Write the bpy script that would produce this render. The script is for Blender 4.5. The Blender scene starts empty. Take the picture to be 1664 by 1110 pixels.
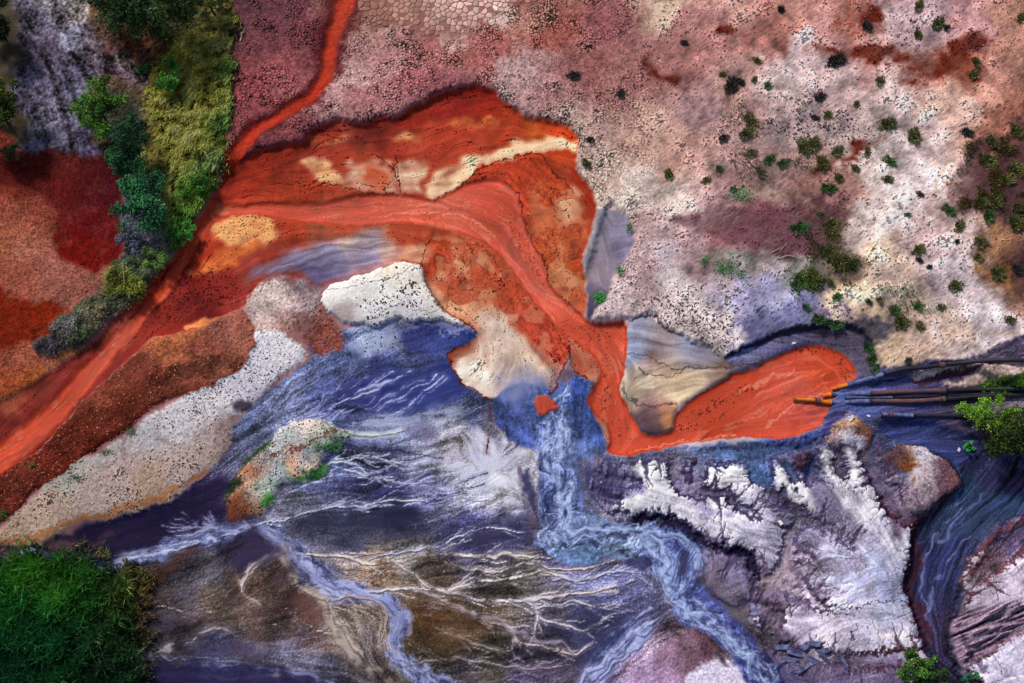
import bpy, bmesh, math, random
import numpy as np
from mathutils import Vector, Matrix

# ---------------------------------------------------------------- camera, sky, sun, exposure
TILT = math.radians(18.0)          # off the vertical
FOCAL, SENSOR = 50.0, 36.0
DIST = 83.2 * FOCAL / SENSOR       # the frame spans about 83 m of ground
scene = bpy.context.scene
cam_data = bpy.data.cameras.new('camera')
cam_data.lens = FOCAL
cam_data.sensor_width = SENSOR
cam_data.clip_start = 1.0
cam_data.clip_end = 3000.0
camera = bpy.data.objects.new('camera', cam_data)
scene.collection.objects.link(camera)
CAM = np.array([0.0, -DIST * math.sin(TILT), DIST * math.cos(TILT)])
camera.location = CAM
camera.rotation_euler = (TILT, 0, 0)
scene.camera = camera

SUN_EL, SUN_AZ = math.radians(46.0), math.radians(-38.0)   # azimuth from +Y (top of the picture), negative = west
world = bpy.data.worlds.new('World')
scene.world = world
world.use_nodes = True
wn = world.node_tree
bg = wn.nodes['Background']
sky = wn.nodes.new('ShaderNodeTexSky')
sky.sky_type = 'NISHITA'
sky.sun_disc = False
sky.sun_elevation = SUN_EL
sky.sun_rotation = SUN_AZ
sky.air_density = 1.0
sky.dust_density = 2.5
sky.ozone_density = 1.0
wn.links.new(sky.outputs[0], bg.inputs[0])
bg.inputs[1].default_value = 0.085
sun_data = bpy.data.lights.new('sun', 'SUN')
sun_data.energy = 2.9
sun_data.angle = math.radians(7.0)
sun_data.color = (1.0, 0.93, 0.84)
sun = bpy.data.objects.new('sun', sun_data)
scene.collection.objects.link(sun)
sd = Vector((math.sin(SUN_AZ) * math.cos(SUN_EL), math.cos(SUN_AZ) * math.cos(SUN_EL), math.sin(SUN_EL)))
sun.rotation_euler = sd.to_track_quat('Z', 'Y').to_euler()
sun.location = sd * 150
vs = scene.view_settings
vs.view_transform = 'Standard'
vs.look = 'None'
vs.gamma = 1.0
vs.use_curve_mapping = False
vs.exposure = 0.18
scene.cycles.max_bounces = 4
scene.cycles.diffuse_bounces = 2
scene.cycles.use_denoising = True
# ---------------------------------------------------------------- the survey map of the site (numpy rasters in ground metres)
PW, PH = 1664.0, 1110.0
KX = SENSOR / FOCAL / PW
ST, CT = math.sin(TILT), math.cos(TILT)

def px2w(u, v, z=0.0):
    """survey point given as picture coordinates -> ground metres on the level z"""
    u = np.asarray(u, float); v = np.asarray(v, float)
    a = (u - PW / 2) * KX
    b = -(v - PH / 2) * KX
    dx, dy, dz = a, ST + b * CT, -CT + b * ST
    t = (z - CAM[2]) / dz
    return CAM[0] + t * dx, CAM[1] + t * dy

D = 0.08
_xa, _ya = px2w([0, PW, 0, PW], [0, 0, PH, PH])
X0, X1 = _xa.min() - 2.0, _xa.max() + 2.0
Y0, Y1 = _ya.min() - 2.5, _ya.max() + 2.5
NX, NY = int((X1 - X0) / D) + 1, int((Y1 - Y0) / D) + 1
XS = X0 + D * np.arange(NX)
YS = Y0 + D * np.arange(NY)
CP = 0.05 / D                      # map cells per survey unit (5 cm)
rng = np.random.default_rng(11)
F = np.float32
JJ, II = np.meshgrid(np.arange(NX, dtype=F), np.arange(NY, dtype=F))

def P(pts):
    p = np.asarray(pts, float)
    x, y = px2w(p[:, 0], p[:, 1])
    return np.stack([(x - X0) / D, (y - Y0) / D], 1)

_fy = np.fft.fftfreq(NY)[:, None]
_fx = np.fft.rfftfreq(NX)[None, :]
def noise(s, s2=None, ang=0.0, p=0.0):
    """band noise, grain s (survey units), s2 = grain across when stretched along ang; p>0 gives a fractal tail up to grain s"""
    w = rng.standard_normal((NY, NX)).astype(F)
    f = np.fft.rfft2(w)
    s = s * CP; s2 = s if s2 is None else s2 * CP
    ca, sa = math.cos(ang), math.sin(ang)
    k1 = (_fx * ca + _fy * sa) * s
    k2 = (-_fx * sa + _fy * ca) * s2
    k = k1 * k1 + k2 * k2
    if p:
        g = 1.0 / (0.06 + k) ** (p / 2)
    else:
        g = np.exp(-k * 3.0)
    n = np.fft.irfft2(f * g, s=(NY, NX)).astype(F)
    n -= n.mean(); n /= n.std()
    return n

def box(a, r):
    if r < 1: return a
    for ax in (0, 1):
        pad = [(0, 0), (0, 0)]; pad[ax] = (r + 1, r)
        c = np.cumsum(np.pad(a, pad, mode='edge'), axis=ax, dtype=np.float64)
        n = a.shape[ax]
        if ax == 0: a = (c[2 * r + 1:2 * r + 1 + n] - c[:n]) / (2 * r + 1)
        else: a = (c[:, 2 * r + 1:2 * r + 1 + n] - c[:, :n]) / (2 * r + 1)
        a = a.astype(F)
    return a
def blur(a, s):
    """about a gaussian of s survey units"""
    s = s * CP
    if s < 0.35: return a
    if s < 0.9:
        k = s * s * 0.5
        for ax in (0, 1):
            b = np.pad(a, [(1, 1) if i == ax else (0, 0) for i in (0, 1)], mode='edge')
            a = (1 - 2 * k) * a + k * ((b[:-2] + b[2:]) if ax == 0 else (b[:, :-2] + b[:, 2:]))
        return a.astype(F)
    r = max(1, int(round(s)))
    return box(box(a, r), max(1, int(round(s * 0.8)))) if s > 1.4 else box(a, 1)

def gather(a, dj, di):
    """bilinear lookup at shifted cells"""
    j = np.clip(JJ + dj, 0, NX - 1.001); i = np.clip(II + di, 0, NY - 1.001)
    return sample(a, j, i)
def sample(a, j, i):
    j0 = j.astype(np.int32); i0 = i.astype(np.int32)
    fj = (j - j0).astype(F); fi = (i - i0).astype(F)
    j1 = np.minimum(j0 + 1, NX - 1); i1 = np.minimum(i0 + 1, NY - 1)
    if a.ndim == 3: fj = fj[..., None]; fi = fi[..., None]
    return (a[i0, j0] * (1 - fj) + a[i0, j1] * fj) * (1 - fi) + (a[i1, j0] * (1 - fj) + a[i1, j1] * fj) * fi

# shared wobble of outlines
WF = (noise(3.5), noise(3.5)); WM = (noise(11, p=2.2), noise(11, p=2.2)); WC = (noise(45), noise(45)); WS = (noise(17), noise(17))
def wob(f=0.0, m=0.0, c=0.0, s=0.0):
    return [(WF[k] * (f * CP) + WM[k] * (m * CP) + WC[k] * (c * CP) + WS[k] * (s * CP)).astype(F) for k in (0, 1)]

def spline(pts, closed, n=5):
    p = np.asarray(pts, float)
    if closed: q = np.vstack([p[-1:], p, p[:2]])
    else: q = np.vstack([2 * p[:1] - p[1:2], p, 2 * p[-1:] - p[-2:-1]])
    t = (np.arange(n) / n)[:, None]
    out = []
    for k in range(1, len(q) - 2):
        a, b, c, d = q[k - 1], q[k], q[k + 1], q[k + 2]
        out.append(0.5 * (2 * b + (c - a) * t + (2 * a - 5 * b + 4 * c - d) * t ** 2 + (3 * b - a - 3 * c + d) * t ** 3))
    if not closed: out.append(q[-2:-1])
    return np.vstack(out)

def fill(cells, i0=0, i1=None, j0=0, j1=None):
    i1 = NY if i1 is None else i1; j1 = NX if j1 is None else j1
    t = np.zeros((i1 - i0, j1 - j0 + 1), np.uint8)
    q = np.roll(cells, -1, 0)
    for (xa, ya), (xb, yb) in zip(cells, q):
        if ya == yb: continue
        if ya > yb: xa, ya, xb, yb = xb, yb, xa, ya
        r0, r1 = max(i0, math.ceil(ya)), min(i1 - 1, math.ceil(yb) - 1)
        if r1 < r0: continue
        r = np.arange(r0, r1 + 1)
        x = xa + (r - ya) * (xb - xa) / (yb - ya)
        c = np.clip(np.ceil(x) - j0, 0, j1 - j0).astype(int)
        np.bitwise_xor.at(t, (r - i0, c), 1)
    return (np.cumsum(t[:, :-1], axis=1) % 2).astype(F)

def poly(pts, soft=1.2, f=1.0, m=2.0, c=0.0, smooth=True):
    cells = P(spline(pts, True) if smooth else pts)
    pad = 3 + 4.2 * CP * (f + m + c) + 3.2 * soft * CP
    j0, j1 = int(np.clip(cells[:, 0].min() - pad, 0, NX - 3)), int(np.clip(cells[:, 0].max() + pad, 3, NX))
    i0, i1 = int(np.clip(cells[:, 1].min() - pad, 0, NY - 3)), int(np.clip(cells[:, 1].max() + pad, 3, NY))
    out = np.zeros((NY, NX), F)
    sl = (slice(i0, i1), slice(j0, j1))
    a = box(fill(cells, i0, i1, j0, j1), 1)
    if f or m or c:
        h, w = a.shape
        j = np.clip(JJ[sl] - j0 + WF[0][sl] * F(f * CP) + WM[0][sl] * F(m * CP) + WC[0][sl] * F(c * CP), 0, w - 1.001)
        i = np.clip(II[sl] - i0 + WF[1][sl] * F(f * CP) + WM[1][sl] * F(m * CP) + WC[1][sl] * F(c * CP), 0, h - 1.001)
        ja, ia = j.astype(np.int32), i.astype(np.int32); fj, fi = j - ja, i - ia
        jb, ib = np.minimum(ja + 1, w - 1), np.minimum(ia + 1, h - 1)
        a = (a[ia, ja] * (1 - fj) + a[ia, jb] * fj) * (1 - fi) + (a[ib, ja] * (1 - fj) + a[ib, jb] * fj) * fi
    out[sl] = np.clip(blur(a.astype(F), soft), 0, 1)
    return out

def line(pts, w, soft=0.5, f=0.8, m=1.5, c=0.0, smooth=True, s=0.0):
    """a band along a path; w = half width(s) in survey units; 1 in the middle, 0 outside"""
    out = np.zeros((NY, NX), F)
    r = bline(pts, w, f, m, s, min(soft, 1.0), c)
    if r: out[r[0]] = r[1]
    return out

def hx(h):
    h = h.lstrip('#')
    return np.array([int(h[i:i + 2], 16) / 255 for i in (0, 2, 4)], F)

def cfield(txt, c=5.0, m=3.0, s=14.0, p=2.2):
    """soil colours noted at survey points, blended in between: 'u,v,hex u,v,hex ...'"""
    rec = [t.split(',') for t in txt.split()]
    q = P([(float(a), float(b)) for a, b, _ in rec])
    col = np.array([hx(h) for _, _, h in rec])
    st = 6
    gy, gx = np.arange(0, NY + st, st), np.arange(0, NX + st, st)
    GX, GY = np.meshgrid(gx, gy)
    W = np.zeros(GX.shape); A = np.zeros(GX.shape + (3,))
    s2 = (s * CP) ** 2
    for (x, y), cc in zip(q, col):
        w = 1.0 / ((GX - x) ** 2 + (GY - y) ** 2 + s2) ** p
        W += w; A += w[..., None] * cc
    A = (A / W[..., None]).astype(F)
    wj, wi = wob(0, m, c)
    j = np.clip((JJ + wj) / st, 0, len(gx) - 1.01); i = np.clip((II + wi) / st, 0, len(gy) - 1.01)
    j0 = j.astype(np.int32); i0 = i.astype(np.int32); fj = (j - j0)[..., None]; fi = (i - i0)[..., None]
    return (A[i0, j0] * (1 - fj) + A[i0, j0 + 1] * fj) * (1 - fi) + (A[i0 + 1, j0] * (1 - fj) + A[i0 + 1, j0 + 1] * fj) * fi

def sstep(a, lo, hi):
    t = np.clip((a - lo) / (hi - lo), 0, 1)
    return t * t * (3 - 2 * t)

def extent(mask):
    r = np.nonzero(mask.any(1))[0]
    if not len(r): return None
    c = np.nonzero(mask[r[0]:r[-1] + 1].any(0))[0]
    return slice(r[0], r[-1] + 1), slice(c[0], c[-1] + 1)
def mixin(mask, col):
    sl = extent(mask)
    if sl is None: return
    if isinstance(col, str): col = hx(col)
    if np.ndim(col) == 3: col = col[sl]
    COL[sl] += (col - COL[sl]) * mask[sl][..., None]
def shade_mul(mask, k):
    """make the soil locally darker or lighter in tone (grain, damp, painted shade of cracks)"""
    sl = extent(mask)
    if sl is None: return
    if np.ndim(k) == 2: k = k[sl]
    COL[sl] *= (1 + mask[sl] * (k - 1))[..., None]

def voronoi(cell, jit=0.9):
    """distance to the nearest crack and a random value per plate, plates about cell units across"""
    c = cell * CP
    n1, n0 = int(NX / c) + 4, int(NY / c) + 4
    oj = rng.random((n0, n1)).astype(F) * jit; oi = rng.random((n0, n1)).astype(F) * jit; rv = rng.random((n0, n1)).astype(F)
    wj, wi = wob(0.5, 1.0, 0)
    gx, gy = (JJ + wj) / F(c) + 1, (II + wi) / F(c) + 1
    cj, ci = np.floor(gx).astype(np.int32), np.floor(gy).astype(np.int32)
    d1 = np.full((NY, NX), 9, F); d2 = d1.copy(); val = np.zeros((NY, NX), F)
    for a in (-1, 0, 1):
        for b in (-1, 0, 1):
            i = np.clip(ci + a, 0, n0 - 1); j = np.clip(cj + b, 0, n1 - 1)
            d = np.sqrt((gx - j - oj[i, j]) ** 2 + (gy - i - oi[i, j]) ** 2)
            near = d < d1
            d2 = np.where(near, d1, np.minimum(d2, d)); val = np.where(near, rv[i, j], val); d1 = np.minimum(d1, d)
    return (d2 - d1) * cell, val

# flow of water over the site, from traced runs
def flowfield(runs):
    st = 8
    gy, gx = np.arange(0, NY + st, st), np.arange(0, NX + st, st)
    GX, GY = np.meshgrid(gx, gy)
    W = np.full(GX.shape, 1e-9); A = np.zeros(GX.shape); B = np.zeros(GX.shape)
    for r in runs:
        q = P(spline(r, False, 3))
        for a, b in zip(q[:-1], q[1:]):
            t = math.atan2(b[1] - a[1], b[0] - a[0]); m_ = (a + b) / 2
            w = 1.0 / ((GX - m_[0]) ** 2 + (GY - m_[1]) ** 2 + (10 * CP) ** 2) ** 2 * np.hypot(*(b - a))
            W += w; A += w * math.cos(2 * t); B += w * math.sin(2 * t)
    ang = np.stack([A / W, B / W], -1).astype(F)
    j, i = JJ / st, II / st
    j0 = np.minimum(j.astype(np.int32), len(gx) - 2); i0 = np.minimum(i.astype(np.int32), len(gy) - 2)
    fj = (j - j0)[..., None]; fi = (i - i0)[..., None]
    v = (ang[i0, j0] * (1 - fj) + ang[i0, j0 + 1] * fj) * (1 - fi) + (ang[i0 + 1, j0] * (1 - fj) + ang[i0 + 1, j0 + 1] * fj) * fi
    return (0.5 * np.arctan2(v[..., 1], v[..., 0])).astype(F)

def lic(n, th, L, h=1.3):
    """smear the grain n along the flow th over +-L steps"""
    cj, sj = np.cos(th), np.sin(th)
    acc = n.copy(); tot = 1.0
    for sgn in (1, -1):
        pj, pi_ = JJ.copy(), II.copy()
        dj, di = cj * sgn, sj * sgn
        for k in range(L):
            pj = np.clip(pj + dj * F(h), 0, NX - 1); pi_ = np.clip(pi_ + di * F(h), 0, NY - 1)
            a, b = pi_.astype(np.int32), pj.astype(np.int32)
            nj, ni = cj[a, b], sj[a, b]
            s = np.where(nj * dj + ni * di < 0, F(-1), F(1))
            dj, di = nj * s, ni * s
            w = 1 - (k + 1) / (L + 1)
            acc += n[a, b] * F(w); tot += w
    acc -= acc.mean(); acc /= acc.std()
    return acc

import heapq
def drainage(q, seeds, st, rough, aniso, th=None, sd=3, cost=None):
    """drainage net inside the outline q: every cell finds its cheapest way to the seeds (outlets).
    returns full-size rasters: cost of the way, and water collected"""
    r = np.random.default_rng(sd)
    c = P(q)
    j0, j1 = int(max(0, c[:, 0].min())), int(min(NX - 1, c[:, 0].max()))
    i0, i1 = int(max(0, c[:, 1].min())), int(min(NY - 1, c[:, 1].max()))
    ins = fill(P(q))[i0:i1:st, j0:j1:st] > 0.5
    sed = (seeds[i0:i1:st, j0:j1:st] > 0.5) & ins
    h, w = ins.shape
    base = np.exp(rough * (r.standard_normal((h, w)) if cost is None else cost[i0:i1:st, j0:j1:st]))
    base = base.ravel().tolist()
    if th is None: t = np.zeros((h, w))
    else: t = th[i0:i1:st, j0:j1:st]
    nb = [(-1, -1), (-1, 0), (-1, 1), (0, -1), (0, 1), (1, -1), (1, 0), (1, 1)]
    mult = []
    for di, dj in nb:
        a = math.atan2(di, dj)
        mult.append((math.hypot(di, dj) * (1 + aniso * np.sin(a - t) ** 2)).ravel().tolist())
    W2 = w + 2
    INF = 1e18
    pad = np.full((h + 2, w + 2), -1.0); pad[1:-1, 1:-1][ins] = INF
    pad[1:-1, 1:-1][sed] = 0
    dist = pad.ravel().tolist()
    idx = (np.arange(h)[:, None] * w + np.arange(w)[None, :])
    pidx = np.full((h + 2, w + 2), 0); pidx[1:-1, 1:-1] = idx
    pidx = pidx.ravel().tolist()
    off = [di * W2 + dj for di, dj in nb]
    par = [-1] * len(dist)
    hp = [(0.0, int(k)) for k in np.nonzero(np.array(dist) == 0)[0]]
    heapq.heapify(hp)
    order = []
    done = bytearray(len(dist))
    push, pop = heapq.heappush, heapq.heappop
    rng8 = range(8)
    while hp:
        d, k = pop(hp)
        if done[k]: continue
        done[k] = 1; order.append(k)
        kk = pidx[k]
        for n in rng8:
            m_ = k + off[n]
            dm = dist[m_]
            if dm > d:
                nd = d + mult[n][kk] * base[pidx[m_]]
                if nd < dm:
                    dist[m_] = nd; par[m_] = k; push(hp, (nd, m_))
    acc = [1.0] * len(dist)
    for k in reversed(order):
        p_ = par[k]
        if p_ >= 0: acc[p_] += acc[k]
    dist = np.array(dist).reshape(h + 2, w + 2)[1:-1, 1:-1]; acc = np.array(acc).reshape(h + 2, w + 2)[1:-1, 1:-1]
    dist = np.where(ins & (dist < INF), dist, 0) * st / CP
    acc = np.where(ins & ~sed, acc, 0.0) * st * st
    def up(a):
        o = np.zeros((NY, NX), F)
        gi = (np.arange(i0, i1) - i0) / st; gj = (np.arange(j0, j1) - j0) / st
        a_i = np.minimum(gi.astype(int), h - 2); a_j = np.minimum(gj.astype(int), w - 2)
        fi = np.clip(gi - a_i, 0, 1)[:, None]; fj = np.clip(gj - a_j, 0, 1)[None, :]
        A_ = a[a_i][:, a_j]; B_ = a[a_i][:, a_j + 1]; C_ = a[a_i + 1][:, a_j]; D_ = a[a_i + 1][:, a_j + 1]
        o[i0:i1, j0:j1] = (A_ * (1 - fj) + B_ * fj) * (1 - fi) + (C_ * (1 - fj) + D_ * fj) * fi
        return o
    return up(dist), up(np.log(1 + acc))

def bline(pts, w, f=.35, m=.45, s=1.4, soft=.9, c=0.0):
    """like line(), worked out only round the path: (slice, mask)"""
    p = np.asarray(pts, float)
    w = np.full(len(p), float(w)) if np.isscalar(w) else np.asarray(w, float)
    q = spline(np.column_stack([p, w]), False, 5) if len(p) > 2 else np.column_stack([p, w])
    cells = P(q[:, :2]); ww = np.maximum(q[:, 2] * CP, 0.3)
    pad = ww.max() * 1.6 + 6 * CP * (f + m + s + c) / 2 + 4
    j0, j1 = int(np.clip(cells[:, 0].min() - pad, 0, NX - 2)), int(np.clip(cells[:, 0].max() + pad, 2, NX))
    i0, i1 = int(np.clip(cells[:, 1].min() - pad, 0, NY - 2)), int(np.clip(cells[:, 1].max() + pad, 2, NY))
    if j1 <= j0 or i1 <= i0: return None
    sl = (slice(i0, i1), slice(j0, j1))
    px_ = JJ[sl] + WF[0][sl] * F(f * CP) + WM[0][sl] * F(m * CP) + WS[0][sl] * F(s * CP) + WC[0][sl] * F(c * CP)
    py_ = II[sl] + WF[1][sl] * F(f * CP) + WM[1][sl] * F(m * CP) + WS[1][sl] * F(s * CP) + WC[1][sl] * F(c * CP)
    out = np.full(px_.shape, 9.0, F)
    for k in range(len(cells) - 1):
        (xa, ya), (xb, yb) = cells[k], cells[k + 1]
        a0, a1 = int(max(0, min(xa, xb) - pad - j0)), int(min(j1 - j0, max(xa, xb) + pad - j0 + 1))
        b0, b1 = int(max(0, min(ya, yb) - pad - i0)), int(min(i1 - i0, max(ya, yb) + pad - i0 + 1))
        if a1 <= a0 or b1 <= b0: continue
        X = px_[b0:b1, a0:a1] - F(xa); Y = py_[b0:b1, a0:a1] - F(ya)
        dx, dy = xb - xa, yb - ya
        t = np.clip((X * F(dx) + Y * F(dy)) / F(dx * dx + dy * dy + 1e-9), 0, 1)
        d = np.sqrt((X - t * F(dx)) ** 2 + (Y - t * F(dy)) ** 2) / (F(ww[k]) + t * F(ww[k + 1] - ww[k]))
        out[b0:b1, a0:a1] = np.minimum(out[b0:b1, a0:a1], d)
    hard = 0.25 + 0.5 * min(1.0, soft) if soft <= 1 else 1.6
    return sl, np.clip((1 + hard / 2 - out) / hard, 0, 1)
def bmix(r, a, col):
    if r is None: return
    sl, m_ = r
    COL[sl] += (col - COL[sl]) * (m_ * a)[..., None]
# ---------------------------------------------------------------- outlines traced on the site (survey units)
FAN = [(365,272),(400,258),(440,243),(490,232),(504,216),(530,203),(560,199),(585,204),(612,196),(645,194),(665,180),(690,170),(715,156),(745,146),(775,143),(800,150),(815,166),(840,180),(852,192),(880,198),(905,205),(925,215),(937,232),(935,265),(940,285),(952,300),(962,320),(968,342),(962,365),(958,395),(946,425),(952,450),(951,490),(956,522),(985,526),(1010,523),(1020,535),(1018,570),(1012,610),(1006,635),(1025,665),(1036,688),(1000,740),(980,700),(962,670),(968,622),(950,615),(932,602),(925,575),(916,592),(905,615),(898,632),(880,625),(850,622),(828,622),(812,640),(796,645),(765,630),(750,615),(735,596),(728,577),(740,566),(765,556),(777,541),(765,535),(735,516),(715,500),(710,480),(693,455),(686,434),(660,425),(620,430),(560,452),(525,466),(500,455),(455,445),(430,452),(412,475),(402,500),(370,512),(330,532),(290,541),(250,551),(220,576),(190,606),(150,641),(105,686),(60,736),(0,775),(-60,820),(-60,690),(0,655),(60,620),(110,590),(150,560),(175,533),(200,505),(230,480),(255,440),(280,425),(300,392),(330,352),(350,318),(358,290)]
SLURRY = [(347,338),(390,331),(430,329),(500,326),(545,320),(600,314),(650,313),(700,321),(720,315),(745,301),(790,292),(815,292),(835,310),(845,335),(855,370),(864,392),(880,420),(891,455),(915,485),(940,505),(957,521),(985,526),(1010,523),(1020,535),(1018,570),(1012,610),(1006,635),(1025,665),(1036,685),(1043,701),(1062,708),(1090,700),(1100,672),(1130,645),(1160,628),(1190,610),(1240,590),(1265,578),(1290,567),(1320,562),(1350,568),(1375,580),(1390,598),(1388,615),(1368,628),(1358,645),(1352,662),(1340,680),(1320,697),(1290,709),(1250,713),(1210,708),(1170,712),(1120,718),(1080,728),(1040,736),(1010,740),(988,732),(993,715),(985,690),(965,670),(955,650),(965,630),(975,612),(974,590),(962,574),(940,555),(915,540),(895,515),(870,490),(850,465),(825,430),(800,402),(770,387),(740,374),(690,362),(640,358),(600,364),(520,360),(440,352),(400,347),(355,352),(345,365)]
WHITEBANK = [(525,492),(540,470),(580,450),(640,433),(682,429),(691,455),(706,480),(713,502),(735,518),(768,537),(730,524),(690,527),(640,524),(600,532),(560,524),(538,512)]
MOUND = [(-40,800),(0,772),(60,738),(105,688),(150,643),(190,608),(220,578),(250,553),(290,543),(330,534),(370,514),(398,512),(416,535),(410,570),(396,596),(360,622),(300,647),(240,672),(212,700),(160,735),(110,770),(50,812),(0,855),(-40,880)]
PEBBANK = [(-40,900),(0,868),(30,832),(80,790),(120,760),(180,720),(212,700),(260,668),(320,640),(380,612),(402,595),(418,545),(450,538),(490,560),(500,588),(465,608),(430,640),(395,672),(382,700),(372,725),(340,768),(300,798),(250,820),(180,840),(130,850),(80,880),(40,888),(0,885),(-40,900)]
GREY = [(967,350),(985,343),(1005,348),(1020,358),(1028,380),(1028,405),(1012,430),(1000,452),(985,482),(968,506),(957,521),(951,490),(953,450),(947,428),(958,400),(962,370)]
WEDGE = [(1022,522),(1050,517),(1075,530),(1100,546),(1130,561),(1155,571),(1178,586),(1230,582),(1245,590),(1190,611),(1150,633),(1100,660),(1090,700),(1062,708),(1043,701),(1034,682),(1022,660),(1007,635),(1013,610),(1018,570)]
NORTH = [(353,-60),(385,20),(380,70),(372,130),(378,190),(368,245),(362,272)] + [p for p in FAN[1:32]] + [(985,343),(1005,348),(1020,358),(1028,380),(1028,405),(1012,430),(1000,452),(985,482),(966,510),(962,520),(1000,520),(1040,517),(1060,515),(1075,530),(1100,545),(1130,560),(1155,570),(1175,586),(1195,576),(1240,556),(1290,538),(1335,532),(1385,538),(1415,560),(1425,598),(1408,618),(1470,606),(1550,596),(1720,585),(1720,-60)]
CREEK = [(800,652),(830,632),(880,628),(905,612),(925,604),(960,618),(956,650),(968,672),(988,695),(995,716),(990,735),(960,745),(945,760),(950,800),(948,830),(990,848),(1040,850),(1090,848),(1130,868),(1150,895),(1140,935),(1155,965),(1200,1000),(1240,1050),(1290,1110),(1300,1150),(1230,1150),(1190,1070),(1150,1030),(1105,1008),(1085,975),(1070,930),(1040,905),(990,908),(930,915),(890,900),(868,880),(880,845),(872,800),(880,760),(870,725),(830,715),(800,690)]
RIVER = [(1430,690),(1480,683),(1560,695),(1640,725),(1720,770),(1720,830),(1664,835),(1612,862),(1578,905),(1560,935),(1566,975),(1545,1020),(1560,1080),(1590,1150),(1540,1150),(1520,1080),(1500,1040),(1492,1000),(1470,955),(1482,905),(1498,850),(1540,815),(1562,785),(1540,745),(1500,722),(1450,712)]
ISLET = [(372,845),(365,815),(385,785),(395,755),(420,730),(450,705),(480,682),(510,674),(535,685),(560,700),(580,708),(560,722),(530,735),(525,765),(490,775),(450,800),(440,825),(400,845)]
REDLOBE = [(-20,262),(60,247),(120,241),(180,260),(202,300),(195,340),(200,400),(185,440),(140,436),(105,416),(88,392),(92,352),(70,322),(30,300),(-20,292)]
REDLOBE2 = [(-20,466),(30,486),(65,492),(110,500),(85,540),(60,566),(30,572),(-20,562)]
STRIP = [(220,-60),(385,-60),(386,20),(380,70),(374,130),(378,190),(368,245),(360,290),(345,325),(322,358),(300,392),(280,420),(256,438),(232,478),(200,503),(172,530),(150,556),(105,578),(66,572),(80,545),(108,515),(150,488),(180,450),(200,400),(198,340),(200,290),(150,220),(145,140),(180,120),(240,150),(235,110),(160,60),(150,-20)]

runs = [
 [(790,660),(700,690),(600,700),(500,700),(420,730),(370,770)], [(760,600),(650,625),(540,650),(450,690),(380,730)], [(750,540),(640,560),(520,610),(430,670)],
 [(850,740),(760,800),(650,820),(540,830),(440,850),(380,860)], [(830,800),(700,850),(580,870),(460,850)], [(870,870),(780,880),(690,910),(600,920),(520,910)],
 [(1060,900),(950,920),(860,930),(760,930),(660,950)], [(1060,950),(950,970),(850,990),(760,970),(660,960)], [(1080,980),(960,1040),(860,1060),(740,1090)], [(1050,1000),(1000,1050),(940,1115)],
 [(60,900),(130,915),(250,890),(370,865),(430,860),(480,900),(540,950),(620,970),(650,1010),(640,1050),(700,1110)], [(450,900),(400,940),(330,990),(240,1020)], [(520,960),(420,1000),(330,1020),(230,1040)], [(230,1085),(350,1080),(470,1095)],
 [(910,640),(900,720),(895,790),(900,850),(960,880),(1050,880),(1090,960),(1170,1020),(1260,1110)], [(1050,870),(1120,890),(1130,930),(1100,970)],
 [(1000,800),(1120,835),(1280,880)], [(1340,740),(1400,840),(1470,950),(1480,1040)], [(1130,770),(1180,745),(1260,760)], [(1150,1000),(1250,950),(1330,980),(1440,940)], [(1300,1050),(1400,1010),(1490,1020)],
 [(1640,730),(1600,800),(1530,880),(1500,980),(1520,1060),(1560,1110)], [(1600,690),(1450,700),(1300,735),(1180,745),(1060,755)], [(1560,1060),(1610,1010),(1664,980)], [(1590,1100),(1664,1050)],
 [(1000,150),(1250,60)], [(1050,250),(1250,160),(1450,40)], [(1100,330),(1400,190),(1664,60)], [(1430,500),(1500,330),(1600,200)], [(1450,560),(1550,480),(1664,400)], [(1020,420),(1200,380),(1330,340)], [(1050,500),(1180,450)],
 [(345,345),(500,340),(700,335),(800,370),(870,460),(960,530),(1000,600),(1000,700)], [(1040,720),(1150,680),(1280,620),(1350,600)], [(340,350),(290,430),(215,525),(150,600),(70,685),(-10,750)],
 [(400,270),(550,230),(700,205),(800,180),(920,220)], [(560,290),(700,280),(800,245),(910,230)], [(850,270),(920,350),(940,450)], [(440,440),(540,410),(640,400)], [(380,420),(460,380),(600,370)], [(720,400),(780,480),(820,560),(800,630)], [(860,520),(900,580)],
 [(1030,560),(1100,570),(1200,600)], [(1030,640),(1100,620),(1190,600)], [(1200,500),(1290,540),(1380,550)], [(60,20),(110,120),(130,220)], [(20,600),(110,570)],
 [(300,560),(200,650),(60,760)], [(440,560),(330,660),(200,730),(60,850)], [(560,490),(680,450)], [(220,20),(300,200),(290,380),(150,520)],
 [(820,640),(850,690),(860,720)], [(770,700),(800,760),(840,800)],
]
TH = flowfield(runs) + (0.16 * noise(14) + 0.10 * noise(5)).astype(F)
L1 = lic(noise(1.3), TH, 14)
L2 = lic(noise(3.2), TH, 26)
L3 = lic(noise(7.5), TH, 34, 2.1)
L4 = lic(noise(17), TH, 36, 3.6)
N1, N2, N4, N9 = noise(1.1), noise(2.2), noise(4.5), noise(9)
NF = noise(40, p=2.6)              # fractal mottling
NG = noise(14, p=2.4)
DG = noise(9, 2.2, math.radians(32))   # short diagonal streaks on the slope
def ridge(n, w): return np.exp(-(n / w) ** 2)

def crumbly(m_, r=5, a=.16, lo=.32, hi=.66, n2=.6):
    b_ = blur(m_, r)
    return sstep(b_ + a * NG + n2 * a * N2 + .4 * a * N4, lo, hi) * sstep(b_, .04, .22)
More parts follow.
